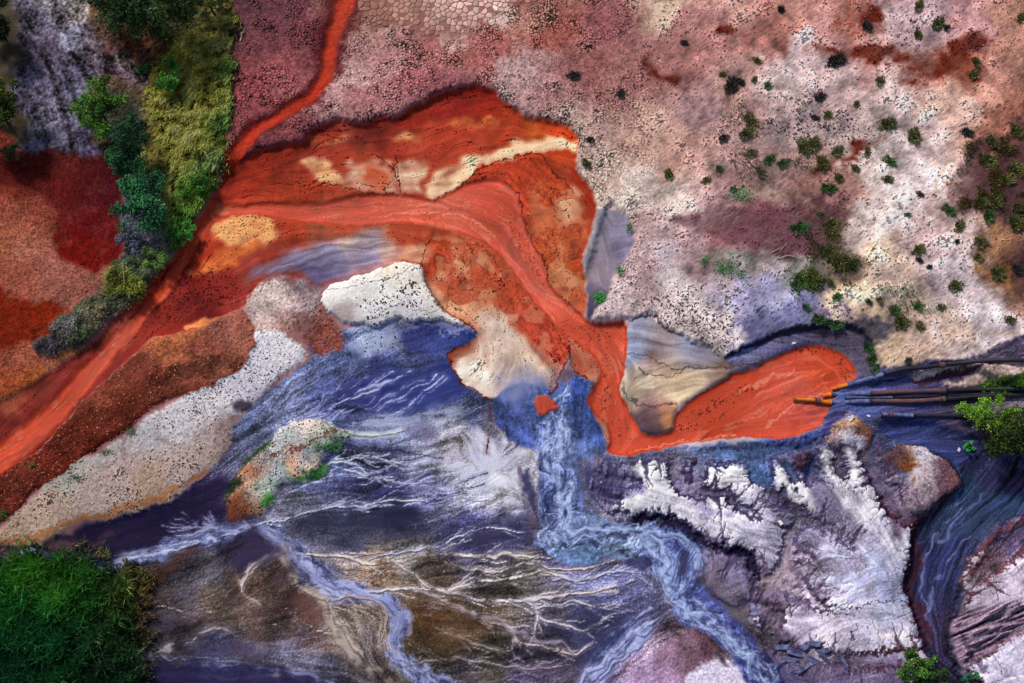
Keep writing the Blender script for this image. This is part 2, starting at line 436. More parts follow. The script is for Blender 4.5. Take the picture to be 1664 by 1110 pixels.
# ---------------------------------------------------------------- soil colours
NE_TXT = '''400,20,5a3444 430,60,6e3c46 470,120,8c4850 420,150,8a4048 400,190,7c3a42 450,30,5a3240 480,60,6a3440 430,215,84424a 490,150,94525a 470,225,8c484e 610,20,b89486 660,30,cdb0a2 720,30,e6d6d0 790,10,eadcd8 700,80,a86a6a 640,100,b48488 575,135,ceaaac 560,165,c49a9c 600,170,ad767a 700,140,a3606a 800,90,a4605e 870,30,b88274 900,60,9c564e 880,110,b69092 840,140,c6a8ac 950,130,9a6264 1000,40,8a5258 1060,10,c8a294 1075,22,e2d0bc 1100,80,a87474 1000,170,a47676 1050,130,986668 1150,60,b88484 1200,30,ca9c94 1000,210,b49690 1060,230,d4b6a6 980,300,dccabe 1020,320,ece2da 1100,335,eae0dc 1100,250,c8a298 1180,170,b89490 1150,200,a88a92 950,250,c8b4ac 960,290,ccbab0 900,170,a88284
1300,20,c09088 1250,60,b47a72 1300,100,d4c2ca 1350,60,b88c8c 1400,40,8e5448 1450,50,ccb8c0 1500,40,c4acb8 1560,40,b89098 1640,60,ba8c7c 1550,105,a05a46 1600,150,c49488 1280,150,dccdd0 1350,160,ccb4b8 1400,200,dccaca 1300,200,b8a6ac 1450,230,e4d9dd 1500,230,e2d0d4 1550,200,d4b6ac 1600,230,a07060 1640,200,a87060 1500,300,eae2ea 1450,350,ece5e9 1420,330,e2d8d8 1550,320,a08484 1620,300,5a3a40 1650,350,604448 1400,400,ece0dc 1430,420,e6ccb6 1500,400,ccb6ba 1560,400,d4c2c6 1620,400,a07858 1620,450,aa7a52 1640,440,5c3c42 1350,480,e6ccae 1380,500,ead4ba 1450,470,cab8b0 1550,470,dcd2de 1580,520,e8e4f0 1620,570,d4cad6 1480,560,cab4a8 1440,570,dcc6ae 1530,560,d8c2b6 1570,560,e0d8e4
1050,380,c2acb0 1080,420,bab4c4 1040,460,c2acb4 1000,500,dacdd4 1100,470,d2d0d8 1120,520,e8e1e5 1170,540,ece8ec 1180,390,8a6068 1250,370,6e4850 1220,350,80525a 1280,400,604448 1330,360,644648 1200,440,8e8c94 1250,430,b2b4bc 1230,490,8c94c4 1260,500,aab6de 1290,530,737cb4 1200,500,949cc4 1220,545,646eac 1130,400,a48c94 1300,460,8a9490 1240,330,b09a94 1320,320,a8807a 1150,350,b09098 1340,540,5a5270 1390,545,4a4a58 1310,500,7c86b8 1370,450,6a5c50'''
COL = cfield(NE_TXT, c=9, m=7)
rt_ = sstep(JJ, P([(1180, 300)])[0, 0], P([(1400, 300)])[0, 0])[..., None]
COL += (hx('c09c98') - COL) * (.16 - .12 * rt_)
COL *= np.array([1.0, .96, .935], F)
s = 1 + 0.06 * NF + 0.06 * NG
COL *= s[..., None]
northm = poly(NORTH, 1.0, 1.0, 1.5)
right = sstep(JJ, P([(960, 300)])[0, 0], P([(1150, 300)])[0, 0])
# red stained spots on the slope
for q in ([(1450,130),(1500,108),(1550,78),(1585,70),(1590,95),(1550,115),(1510,140),(1470,152)], [(1380,250),(1420,230),(1445,222),(1420,245),(1380,268),(1340,290),(1300,300),(1345,275)], [(1545,135),(1590,125),(1585,145),(1560,150)],
          [(1390,30),(1425,22),(1420,45),(1395,50)], [(1155,55),(1190,50),(1185,62),(1160,66)], [(1045,98),(1055,120),(1090,135),(1092,150),(1060,138),(1042,118)], [(1320,85),(1480,95),(1500,120),(1420,110)], [(1100,360),(1180,350),(1290,350),(1350,335),(1360,400),(1290,420),(1210,410),(1130,385)]):
    mk = poly(q, 2.5, 2.5, 5, 0)
    mixin(np.clip(mk * (0.75 + 0.3 * NG), 0, 0.9), '5c2218' if q[0][0] != 1100 else '66404a')
DARKVEG = poly([(1560,275),(1600,235),(1625,225),(1720,200),(1720,390),(1640,385),(1590,360),(1555,370)], 8, 2, 8, 6)
mixin(np.clip(DARKVEG * (0.75 + 0.2 * NG), 0, 1), '4a3236')
mixin(np.clip(poly([(1630,415),(1720,405),(1720,475),(1650,465)], 8, 2, 6) * (0.7 + 0.2 * NG), 0, 1), '3e2c34')
mixin(np.clip(poly([(1310,360),(1350,350),(1375,390),(1385,430),(1370,470),(1330,480),(1290,470),(1325,430)], 6, 2, 6) * (0.6 + 0.25 * NG), 0, .9), '4a423c')
# cracked, puckered crust of the plateau: big plates at the top, small ones elsewhere
vc, vr = voronoi(10.5); vs_, vr2 = voronoi(5.2)
WHITECRACK = poly([(588,-40),(860,-40),(850,8),(800,30),(770,52),(700,62),(640,50),(606,58),(590,30)], 7, 2, 8, 6)
PLATEC = COL.copy()
crk_big = sstep(1.9 - vc, 0, 1.5) * WHITECRACK
flank = (1 - right) * (1 - WHITECRACK)
crk_small = sstep(1.6 - vs_, 0, 1.2) * flank * sstep(NG + 0.7 * NF, -.7, 1.1)
NWALL = northm
ring = poly([(580,-60),(960,-60),(930,30),(860,60),(760,85),(680,90),(600,75),(580,40)], 14, 3, 8, 5)
mixin(np.clip(WHITECRACK * 1.2, 0, 1) * .75 * NWALL, '7a4c46')
shade_mul(np.clip(sstep(1.7 - vc, 0, 1.2) * ring * (1 - WHITECRACK) * NWALL * (.5 + .4 * NG), 0, 1), 0.5); shade_mul(crk_small * NWALL * (1 - .6 * sstep(COL.mean(-1), .62, .85)), 0.36)  # cracks darkened: damp and the shade of their depth, put into the colour
shade_mul(flank * NWALL, 1 + 0.10 * (vr2 - 0.5) * 2 + 0.10 * N2)
pock = sstep(N2 + 0.55 * NG + 0.3 * DG, 1.15, 1.8) * NWALL * flank
shade_mul(pock, 0.36)
# slope: diagonal streaks, dark crumbs
slope = right * NWALL
shade_mul(slope, np.clip(1 + 0.04 * DG + 0.03 * N2 + 0.03 * N4 + .07 * NG, .5, 1.4))
crumb = sstep(1.0 * N2 + 0.3 * DG + 0.7 * NG, 1.6, 2.1) * slope
shade_mul(crumb, 0.5)
patchy = sstep(noise(55), -.5, .8)
crumb *= .1 + .9 * patchy
cavity = sstep(.8 * DG + 0.5 * NF + .5 * N4, 1.9, 2.5) * slope
shade_mul(cavity, 0.6)
# faint wheel ruts and slides on the white slope
for q in ([(1500,360),(1515,310),(1535,270),(1550,240)], [(1508,372),(1524,318),(1545,275),(1560,245)], [(1560,430),(1545,400),(1555,370)], [(1580,540),(1610,548),(1650,552)]):
    mixin(line(q, 1.6, 1, .5, 1) * 0.5, 'c8a888')

mixin(poly([(-80,-80),(150,-80),(160,60),(150,230),(60,246),(-80,250)], 3, 1.5, 3), hx('40382e') * (1 + .12 * NG)[..., None])
# ---- left: red basin, grey clearing, overgrown strip
LEFT_TXT = '''40,300,6a2a20 20,345,8a4838 50,400,9c5e4c 100,430,965a4e 130,460,8c5248 30,450,8e4c3c 20,600,8a4434 40,590,8c4c3a 80,600,965a4c 20,625,94492c 100,580,b06a40 60,615,aa5c2a 10,570,7a3a2c 120,480,865046 0,400,96563e 70,360,844034 170,470,7a5044 150,550,6a4a34'''
leftm = poly([(-60,235),(60,240),(150,225),(205,280),(205,400),(190,450),(150,490),(150,556),(110,592),(60,622),(0,657),(-60,690)], 3, 1.5, 3)
mixin(leftm, cfield(LEFT_TXT) * (1 + 0.06 * NG + 0.05 * N2)[..., None])
lob = poly(REDLOBE, 5, 1.5, 4, 3)
mixin(np.clip(lob * (0.95 + 0.1 * NG), 0, 1), cfield('100,300,561616 150,280,461418 160,360,5c1418 130,400,6a140e 110,270,501a1a 60,275,561c18 180,320,48121a'))
mixin(poly(REDLOBE2, 4, 1.5, 4, 2) * 0.95, '72200c')
shade_mul(leftm, 1 + 0.08 * N2 + 0.015 * L2 + .05 * N4)
shade_mul(leftm * sstep(N2 + 0.4 * NG, 1.2, 1.8), 0.6)
CLEAR = poly([(25,-60),(150,-60),(165,60),(240,105),(255,150),(190,160),(160,220),(175,250),(100,243),(40,245),(45,200),(20,150),(30,80)], 5, 2, 7, 3)
clear = cfield('60,40,726c82 100,20,a49ca4 130,10,bcb0a8 110,60,9492aa 60,80,5c5064 70,140,6c647c 120,130,787490 90,180,8682 98,215,605c70'.replace('8682 98', '86829a 100') + ' 140,100,786878 160,70,8c7c88 200,100,988488 240,140,927e78 180,130,645464 150,225,60587a')
mixin(CLEAR, clear * np.clip(.66 + 0.18 * NG + 0.10 * N4 + 0.08 * N2 + .10 * L3 + .06 * L2, .2, 1.2)[..., None])
STRIPM = poly(STRIP, 2.5, 1.5, 3)
strip = cfield('300,120,7a6c30 310,180,8c7c3a 350,60,6a6438 360,150,646038 350,220,5c5c30 290,240,84783c 280,300,5a5a30 320,310,4c5c2c 300,380,40582a 270,40,3a3a24 230,80,4a3024 250,140,5a4434 200,180,3c3c34 220,420,66684a 190,460,6c6a38 230,400,625c64 180,500,5e5860 120,540,686068 150,520,6c6458 90,560,4c444c 210,360,4c4c5c 170,110,6a5048')
mixin(STRIPM, strip * (1 + 0.12 * NG + 0.12 * N2)[..., None])
mixin(line([(262,205),(275,240),(282,290),(285,340),(284,400)], 2.4, 1, .6, 1.2) * 0.8 * STRIPM, '3a2420')

# ---- south: silt fans, brown sands, badlands
SOUTH_TXT = '''560,600,6068a8 620,640,424a8c 700,560,505894 500,590,757db4 480,640,8086b8 450,680,858cbc 700,640,40488c 760,620,505a9a 560,580,6e7ab8 420,690,707aac 600,540,a0aedc 640,520,8e96bc 750,535,465096 550,660,525aa0 650,690,8c94c0 720,685,a0a8ce 780,660,666ea4 620,600,4a5296 380,740,5c5c80 350,790,40385c
760,710,ada6b6 740,735,bcaeb6 800,760,c6c6de 820,795,d6d6e6 760,790,b6bad6 710,740,9ca0c0 850,750,a49cac 840,700,8c8cb0
520,760,6068a4 600,790,50528e 560,830,5c608e 640,840,3e3e72 700,800,7676a6 500,850,5c5c76 760,860,585490 830,850,524e86 580,870,60607e 460,830,747490 440,760,7c8498
150,880,2c2440 250,850,2a2240 340,830,342c4c 100,890,5a4450 200,900,30283f 380,880,3c3450 300,900,524c68
300,950,605868 340,930,6e6878 400,900,403854 420,960,806254 350,1000,705e52 430,1000,745a56 300,1010,5e4e56 460,1060,666280 350,1060,48486e 250,1060,5c5056 500,980,74524e 620,930,90725e 650,900,908a86 700,950,806a5e 560,950,80706e 580,1000,907e6e 600,1050,867676 700,1010,704e38 700,1050,605240 780,1000,745e4a 800,1070,625a4e 840,980,70625a 860,930,807676 900,900,605a86 950,930,62628a 900,1000,625a6e 960,1000,4e4e7e 900,1050,504252 850,1090,4a405e 1000,960,6e6ea6 1000,1040,565ea6 760,1090,5e525e 240,960,604a44 500,1100,5c5878
1100,1060,987894 1140,1040,745464 1050,1090,9c80a4 1170,1095,d0c4e0 1200,1110,c8bcd8
980,760,706c90 1000,800,8c86a4 1050,760,605c80 1100,760,6a5c74 1130,740,6c78a8 1180,745,6880b8 1250,745,6078b4 1300,735,5864a0 1120,800,74688c 1010,840,7c7c98 960,820,5c5c84 1160,790,544a6c 1240,770,5470ac 1380,720,6c5868 1430,700,4c5488 1500,700,40447c 1550,670,484470 1450,640,545080 1600,650,4c4058 1440,620,58588c 1400,660,525890
1160,840,9c96b6 1230,850,aca6c4 1280,860,7a7088 1280,800,5c5470 1300,900,8c7c94 1260,900,a49cb4 1320,860,7c7898 1340,830,645a78 1400,900,a49cbc 1440,900,c8c4da 1250,930,a08898 1310,940,8c7c94 1240,1000,645468 1200,920,5c5484 1180,960,685c74 1220,980,7c6880 1150,940,54486a 1400,1000,cfc6dc 1450,980,d0cade 1450,1040,c4b8d0 1350,1040,bcaec6 1300,1060,70647e 1400,1085,7a6a8c 1350,1100,604c70 1290,1090,403860 1450,1100,5c4a70
1460,790,7c7090 1440,760,5c5070 1420,730,5c5880 1440,830,54405a 1480,860,54364a 1495,950,583444
1620,780,3c3054 1640,820,40365e 1600,840,3c3c68 1640,760,5c3834 1660,800,4c3454
1600,920,6c4c5c 1640,880,544068 1640,930,c4b4c8 1610,960,b49cae 1600,1000,8c7084 1640,1010,7c647c 1580,990,8c7888 1630,1070,c8c0dc 1600,1100,c0b8d8 1660,1040,c0b4d0 1570,1060,6c5870 1660,960,a490a8'''
southm = poly([(-80,1180),(-80,900),(0,885),(80,882),(180,842),(300,800),(372,726),(384,690),(430,640),(500,590),(500,560),(540,545),(600,530),(690,526),(768,537),(777,541),(765,556),(740,566),(728,577),(735,596),(765,630),(796,645),(812,640),(850,620),(925,600),(970,620),(960,650),(990,700),(990,735),(1080,727),(1250,712),(1340,680),(1358,640),(1420,605),(1560,590),(1740,582),(1740,1180)], 1.2, 1.2, 1.5)
SC = cfield(SOUTH_TXT, c=7, m=4)
SC = SC * .78 + SC.mean(-1, keepdims=True) * .22
SC *= (1 + 0.05 * NG + 0.04 * NF)[..., None]
SC *= 1 - .14 * sstep(SC[..., 0] - SC[..., 2], -.04, .06)[..., None]
bl_ = sstep(SC[..., 2] - SC[..., 0], .10, .26)[..., None]
SC *= 1 - bl_ * np.array([.20, .16, .12], F)
mixin(southm, SC)

flowamp = southm.copy()
BAD = poly([(995,742),(1100,728),(1240,725),(1350,690),(1430,700),(1440,740),(1490,850),(1475,960),(1505,1040),(1540,1160),(1300,1160),(1240,1040),(1150,960),(1150,890),(1090,845),(1000,845),(950,800),(960,750)], 6, 2, 4)
flowamp *= 1 - 0.55 * BAD
calm = poly([(225,945),(330,905),(400,905),(450,905),(500,960),(545,1010),(560,1070),(480,1075),(230,1068)], 12, 2, 6)
flowamp *= 1 - .2 * calm
# streaks of silt along the flow
shade_mul(flowamp, np.clip(.90 + 0.03 * L1 + 0.06 * L2 + 0.09 * L3 + 0.08 * L4 + .10 * NF + .05 * N1, .35, 1.6))
shade_mul(southm, np.clip(1 + .07 * NG + .05 * N2 + .05 * N1, .5, 1.5))
lt = np.clip(flowamp * ridge(L3, 0.13) * sstep(L2 + 0.9 * NF, 0, 1.4) * 0.5, 0, 1)
dk = np.clip(flowamp * (ridge(L3 - 0.34, 0.13) + .7 * ridge(L2 - .35, .14)) * sstep(NF + .3 * L4, -0.5, 1) * 0.55, 0, 1)
mixin(dk, SC * 0.45)
mixin(lt, SC * 0.45 + hx('cfd2e6') * 0.55)
lt2 = np.clip(flowamp * ridge(L2, 0.10) * sstep(L3 - 0.8 * NF, .2, 1.5) * 0.38, 0, 1)
mixin(lt2, SC * 0.5 + hx('c4c8e2') * 0.5)

# drainage nets of the fans
def net(q, outlets, aniso, sd, col, a, dark=None, lo=3.2, hi=6.2, st=1, lim=None):
    sdm = np.zeros((NY, NX), F)
    for o in outlets: sdm = np.maximum(sdm, line(o, 3, .5, 0, 0))
    T_, A_ = drainage(q, sdm, st, 0.8, aniso, TH + .3 * N9 + .25 * WC[0], sd)
    edge = poly(q, 12, 1, 8)
    wj, wi = wob(0, 1.0, 4)
    A_ = gather(A_, wj, wi)
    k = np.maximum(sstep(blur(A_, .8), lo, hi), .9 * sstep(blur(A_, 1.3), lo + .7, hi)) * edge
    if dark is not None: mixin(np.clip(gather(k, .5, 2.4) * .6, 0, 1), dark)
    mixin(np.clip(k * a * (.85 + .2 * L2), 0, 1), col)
    return k
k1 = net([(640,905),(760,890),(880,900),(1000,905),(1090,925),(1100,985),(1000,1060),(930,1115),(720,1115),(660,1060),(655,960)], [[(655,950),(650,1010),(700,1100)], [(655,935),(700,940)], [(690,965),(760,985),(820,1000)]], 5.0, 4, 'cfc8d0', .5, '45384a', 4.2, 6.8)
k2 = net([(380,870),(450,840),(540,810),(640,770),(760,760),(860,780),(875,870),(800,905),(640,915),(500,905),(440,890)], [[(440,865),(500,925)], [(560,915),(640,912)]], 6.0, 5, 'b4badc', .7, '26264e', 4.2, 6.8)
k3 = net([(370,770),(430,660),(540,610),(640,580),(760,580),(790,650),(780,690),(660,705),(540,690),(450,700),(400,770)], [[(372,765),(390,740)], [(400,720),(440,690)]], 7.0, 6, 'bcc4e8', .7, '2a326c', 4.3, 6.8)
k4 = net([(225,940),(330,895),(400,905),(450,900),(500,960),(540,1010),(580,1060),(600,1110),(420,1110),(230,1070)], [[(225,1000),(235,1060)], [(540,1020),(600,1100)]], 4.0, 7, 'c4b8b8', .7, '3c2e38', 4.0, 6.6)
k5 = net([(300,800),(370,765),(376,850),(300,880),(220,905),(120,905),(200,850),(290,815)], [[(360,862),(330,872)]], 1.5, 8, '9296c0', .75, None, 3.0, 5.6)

fade = np.clip(.72 + .28 * NG + .16 * N9 + .18 * L1, .1, 1)
def silt(q, w, col, a=0.8, edge=None, **k):
    """a run of pale silt along a path, thinning out sideways, its lower side painted dark as mud and edge shade"""
    ms = k.get('m', 2.0) * .7; w = np.asarray(w, float); c_ = hx(col)
    r = bline(q, w * 2.2 + 1.2, s=ms, soft=2)
    if r is None: return
    f_ = fade[r[0]]
    bmix(r, a * .38 * f_, c_)
    if edge:  # dark line below the run: mud and the shade of its edge, painted in
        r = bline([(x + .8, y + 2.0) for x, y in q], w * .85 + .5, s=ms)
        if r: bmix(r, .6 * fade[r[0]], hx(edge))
    r = bline(q, w * .85, s=ms, soft=1)
    if r: bmix(r, np.minimum(a * 1.05 * fade[r[0]], 1), c_)
def braid(q, w0, col, a, edge, nb, side=0, lmax=60):
    """a silt run with thin side threads leaving it at sharp angles"""
    q = np.asarray(q, float); p_ = spline(q, False, 5)
    n = len(p_)
    for t in range(nb):
        k = int(rng.integers(2, n - 2)); d = p_[k + 1] - p_[k - 1]; ang = math.atan2(d[1], d[0])
        sg = side if side else rng.choice([-1, 1]); ang += sg * rng.uniform(.2, .55)
        L_ = rng.uniform(.35, 1) * lmax; c_ = -sg * rng.uniform(.1, .5)
        br = [p_[k]]
        for m_ in range(4):
            br.append(br[-1] + L_ / 4 * np.array([math.cos(ang), math.sin(ang)])); ang += c_ / 4 + rng.uniform(-.16, .16)
        wb = w0 * rng.uniform(.2, .45)
        silt([tuple(v) for v in br], np.linspace(wb, .3, 5), col, a * rng.uniform(.5, .95), edge if rng.random() < .4 else None, m=1.5)
    ww = w0 * .78 * (0.7 + .5 * rng.random(len(q))); ww[-1] *= .5
    silt([tuple(v) for v in q], ww, col, a, edge, m=1.8)
cT = TH + (.5 * noise(15) + .25 * noise(7)).astype(F)
cb = noise(6)
cL2 = blur(lic(noise(3.4), cT, 16), .5); cL3 = lic(noise(7), cT, 26)
def water(m_, light, dark, k=1.0):
    """shallow braided water: pale bars of silt, dark threads between"""
    shade_mul(m_, np.clip(1 + 0.10 * cL2 + 0.14 * cL3 + .05 * N1 + .06 * L1, .4, 1.6))
    mixin(np.clip(m_ * sstep(cL3 + .5 * cL2, .7, 1.8) * .45 * k, 0, 1), light)
    mixin(np.clip(m_ * ridge(cL2 - .2, 0.20) * sstep(cL3, -.7, .8) * .5 * k, 0, 1), light)
    mixin(np.clip(m_ * ridge(cL2 + .75, .16) * .45 * k, 0, 1), light)
    mixin(np.clip(m_ * ridge(cL3 + .45, 0.15) * .65 * k, 0, 1), dark)
    mixin(np.clip(m_ * sstep(-cL2 - .6 * cL3, 1.2, 2.0) * .6 * k, 0, 1), dark)
def filaments(q, w, n, light, dark, a=.6):
    """threads of current that wind round each other along a watercourse"""
    q = np.asarray(q, float); w = np.asarray(w, float)
    p_ = spline(np.column_stack([q, w]), False, 8)
    d = np.gradient(p_[:, :2], axis=0); d /= np.linalg.norm(d, axis=1, keepdims=True) + 1e-6
    nr = np.stack([-d[:, 1], d[:, 0]], 1)
    sl_ = np.concatenate([[0], np.cumsum(np.hypot(*np.diff(p_[:, :2], axis=0).T))])
    for t in range(n):
        k0 = int(rng.integers(0, len(p_) - 8)); k1 = min(len(p_) - 1, k0 + int(rng.integers(8, 26)))
        ks = np.arange(k0, k1 + 1, 2)
        o0 = rng.uniform(-.7, .7); A_ = rng.uniform(.1, .45); wl = rng.uniform(26, 70); ph = rng.uniform(0, 6.3)
        off = (o0 + A_ * np.sin(sl_[ks] / wl * 6.283 + ph)) * p_[ks, 2]
        pts = p_[ks, :2] + nr[ks] * off[:, None]
        if len(pts) < 4: continue
        wd = np.linspace(.4, 1, len(pts)) * np.linspace(1, .4, len(pts)) * rng.uniform(1.6, 4.2)
        dk_ = t % 5 in (1, 3)
        silt([tuple(v) for v in pts], wd + .3, dark if dk_ else light, a * rng.uniform(.5, 1), None, m=2.5)
for q, c_, a_ in (([(470,850),(560,835),(660,825),(720,845),(690,870),(600,885),(520,885)], '2c2c46', .6), ([(560,775),(640,765),(700,790),(640,805),(570,800)], '36365a', .55), ([(720,860),(800,845),(868,850),(866,885),(780,892)], '34304c', .6), ([(560,620),(650,600),(740,590),(760,630),(700,660),(600,660)], '30386e', .6), ([(620,835),(680,830),(690,855),(640,862)], '24243e', .6),
                  ([(240,1010),(330,1030),(420,1050),(440,1075),(300,1070),(235,1050)], '3c3450', .5), ([(380,880),(440,875),(460,900),(400,930),(370,920)], '342c48', .6), ([(900,1010),(980,990),(1040,1000),(960,1070),(900,1090)], '323250', .5), ([(950,760),(1010,770),(1000,800),(950,810)], '34305a', .5)):
    mixin(np.clip(poly(q, 10, 1.5, 8, 5) * (a_ + .18 * L4 + .12 * L3), 0, .9), c_)
# indigo pools of the upper fan, pale swash bands
mixin(poly([(540,660),(600,620),(700,590),(735,600),(760,640),(700,665),(620,675)], 9, 1, 6, 3) * 0.7, '363e80')
mixin(poly([(640,545),(720,530),(765,540),(735,570),(690,580)], 6, 1, 4) * 0.6, '404a92')
mixin(poly([(560,560),(620,545),(650,555),(600,575)], 5, 1, 4) * 0.7, 'b4c0e4')
silt([(535,702),(580,707),(630,706),(662,692)], [3,6,6,2], 'b0bcd0', .8)
silt([(575,690),(640,685),(720,672),(790,660)], [4,7,8,3], 'a4aed0', .6)
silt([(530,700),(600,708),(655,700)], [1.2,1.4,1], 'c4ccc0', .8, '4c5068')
for k in range(34):
    x, y = rng.uniform(500, 740), rng.uniform(600, 690)
    l = rng.uniform(30, 80); a = rng.uniform(0.25, 0.75); b = rng.uniform(-8, 8)
    silt([(x, y), (x - l * .5 * math.cos(a), y + l * .5 * math.sin(a) + b * .5), (x - l * math.cos(a), y + l * math.sin(a) + b)], [1.5, 1.0, .5], 'a8b0da', rng.uniform(.3, .75), f=.6, m=2.5)
silt([(615,632),(590,640),(560,650),(535,665)], [1.5,1,1,.6], 'b8bee0', .8)
# pale zone by the crack, violet rock pattern
mixin(np.clip(poly([(700,700),(770,690),(840,690),(862,740),(850,800),(825,835),(790,800),(740,780),(690,740)], 12, 2, 8, 4) * (0.55 + 0.3 * L3 + .2 * NG), 0, .9), 'c6c6da')
mixin(np.clip(poly([(800,770),(835,760),(842,800),(815,812)], 6, 2, 6) * (0.8 + 0.3 * NG), 0, 1), 'e2e2f0')
mixin(poly([(665,690),(700,685),(720,715),(690,725),(672,712)], 5, 2, 4) * 0.6, '70688c')
silt([(797,648),(796,670),(798,690),(793,712),(790,735)], [3,4,5,2,1.5], '50282a', .9)
silt([(846,760),(850,790),(860,820),(868,850),(868,880)], [4,7,9,6,3], '5c5068', .6)
# the left braided stream and its fan
LC = [(40,900),(140,916),(210,905),(270,892),(330,878),(375,864),(420,859),(448,870),(475,900),(512,936),(552,960),(602,968),(636,986),(650,1012),(642,1046),(655,1076),(690,1106),(740,1140)]
lcw = [6,7,11,13,13,11,10,17,21,22,19,13,13,15,14,16,20,24]
lcm = line(LC, lcw, 1.6, 1.2, 3, s=2)
mixin(lcm * .8, hx('6a72a2') * (1 + .06 * NG)[..., None])
water(lcm, hx('b4bce4'), hx('262648'), .9)
filaments(LC, [w_ * .9 for w_ in lcw], 70, 'b8c0e8', '24244a', .6)
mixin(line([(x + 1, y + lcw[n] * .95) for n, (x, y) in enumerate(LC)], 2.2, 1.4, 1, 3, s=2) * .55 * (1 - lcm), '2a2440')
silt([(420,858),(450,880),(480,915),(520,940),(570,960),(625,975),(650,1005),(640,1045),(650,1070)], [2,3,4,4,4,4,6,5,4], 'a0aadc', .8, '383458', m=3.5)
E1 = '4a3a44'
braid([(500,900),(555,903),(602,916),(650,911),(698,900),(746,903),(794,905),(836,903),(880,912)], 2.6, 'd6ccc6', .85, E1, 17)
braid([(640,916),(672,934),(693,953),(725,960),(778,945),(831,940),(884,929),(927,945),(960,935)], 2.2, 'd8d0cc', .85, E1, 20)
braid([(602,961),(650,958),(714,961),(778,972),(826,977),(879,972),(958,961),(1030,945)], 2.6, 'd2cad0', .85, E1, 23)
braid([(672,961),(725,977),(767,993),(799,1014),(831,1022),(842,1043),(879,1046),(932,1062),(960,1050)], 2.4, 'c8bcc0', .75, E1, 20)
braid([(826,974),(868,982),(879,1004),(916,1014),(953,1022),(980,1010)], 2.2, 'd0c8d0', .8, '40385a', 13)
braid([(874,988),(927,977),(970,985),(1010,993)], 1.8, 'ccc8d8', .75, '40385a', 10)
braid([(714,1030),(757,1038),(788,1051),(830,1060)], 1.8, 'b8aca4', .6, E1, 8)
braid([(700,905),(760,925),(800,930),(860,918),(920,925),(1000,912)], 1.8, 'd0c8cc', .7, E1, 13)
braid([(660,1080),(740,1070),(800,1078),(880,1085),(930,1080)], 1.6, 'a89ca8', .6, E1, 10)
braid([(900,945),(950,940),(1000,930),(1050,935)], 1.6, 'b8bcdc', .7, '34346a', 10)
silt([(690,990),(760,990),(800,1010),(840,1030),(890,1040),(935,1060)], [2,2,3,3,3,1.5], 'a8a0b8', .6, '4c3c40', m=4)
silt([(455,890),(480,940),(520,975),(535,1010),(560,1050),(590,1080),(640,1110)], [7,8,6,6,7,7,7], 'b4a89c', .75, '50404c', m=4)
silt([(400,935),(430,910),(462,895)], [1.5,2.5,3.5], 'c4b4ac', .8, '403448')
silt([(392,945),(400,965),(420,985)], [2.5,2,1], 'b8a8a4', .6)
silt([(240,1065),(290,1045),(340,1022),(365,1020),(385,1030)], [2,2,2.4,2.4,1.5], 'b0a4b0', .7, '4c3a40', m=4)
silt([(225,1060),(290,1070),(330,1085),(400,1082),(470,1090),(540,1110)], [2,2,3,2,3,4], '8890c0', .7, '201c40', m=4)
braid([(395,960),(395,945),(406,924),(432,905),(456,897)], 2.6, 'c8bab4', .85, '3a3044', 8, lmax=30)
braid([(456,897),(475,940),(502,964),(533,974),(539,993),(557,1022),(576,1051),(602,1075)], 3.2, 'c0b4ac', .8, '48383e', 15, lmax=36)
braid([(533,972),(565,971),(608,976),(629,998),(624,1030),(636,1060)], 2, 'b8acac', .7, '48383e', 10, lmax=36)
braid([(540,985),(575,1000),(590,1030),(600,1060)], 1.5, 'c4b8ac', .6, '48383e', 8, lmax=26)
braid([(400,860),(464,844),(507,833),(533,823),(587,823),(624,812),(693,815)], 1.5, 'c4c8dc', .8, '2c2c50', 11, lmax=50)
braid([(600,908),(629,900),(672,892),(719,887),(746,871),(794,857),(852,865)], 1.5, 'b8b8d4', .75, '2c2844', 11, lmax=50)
for k in range(30):
    x, y = rng.uniform(560, 800), rng.uniform(730, 850); L_ = rng.uniform(40, 110); a = math.pi - rng.uniform(-.25, .55)
    q = [(x, y)]
    for t in range(4): q.append((q[-1][0] + L_ / 4 * math.cos(a), q[-1][1] - L_ / 4 * math.sin(a) * -1 * .6)); a += rng.uniform(-.2, .2)
    silt(q, np.linspace(1.3, .3, 5), 'b4bce0' if k % 3 else '2a2a5c', rng.uniform(.3, .7), m=2)
for q in ([(545,745),(575,740),(610,742),(650,752),(700,748)], [(520,765),(545,750),(570,752),(600,770)], [(560,760),(600,772),(640,778)], [(470,800),(520,780),(540,770)]):
    braid(q, 1.7, 'c0c8e4', .7, None, 6, lmax=40)
mixin(poly([(225,1078),(300,1080),(400,1088),(500,1100),(520,1160),(200,1160)], 4, 2, 6) * 0.8, '221e44')
mixin(np.clip(poly([(400,865),(440,880),(470,905),(440,905),(410,925),(380,940),(395,905)], 5, 2, 6) * .8, 0, 1), '3a324e')
mixin(poly([(430,915),(465,925),(470,960),(450,950)], 5, 2, 8) * .6, '3c2c38')
mixin(poly([(490,960),(530,990),(540,1015),(510,1012),(470,985)], 6, 2, 5) * .6, '6c4a46')
mixin(poly([(670,975),(720,985),(780,1000),(770,1040),(700,1060),(665,1040),(660,1000)], 10, 2, 8) * .32, '6a4628')
# white rays running to the creek at the bottom
for a, b in (((1085,985),(940,1110)), ((1070,1000),(955,1095)), ((1095,1000),(975,1100)), ((1060,985),(1000,1030)), ((1050,1020),(960,1105)), ((1100,985),(1040,1035))):
    silt([a, ((a[0] + b[0]) / 2 + rng.uniform(-6, 6), (a[1] + b[1]) / 2), b], [1, 3, 3.2], 'b4bee8', .7, '343468', m=3)
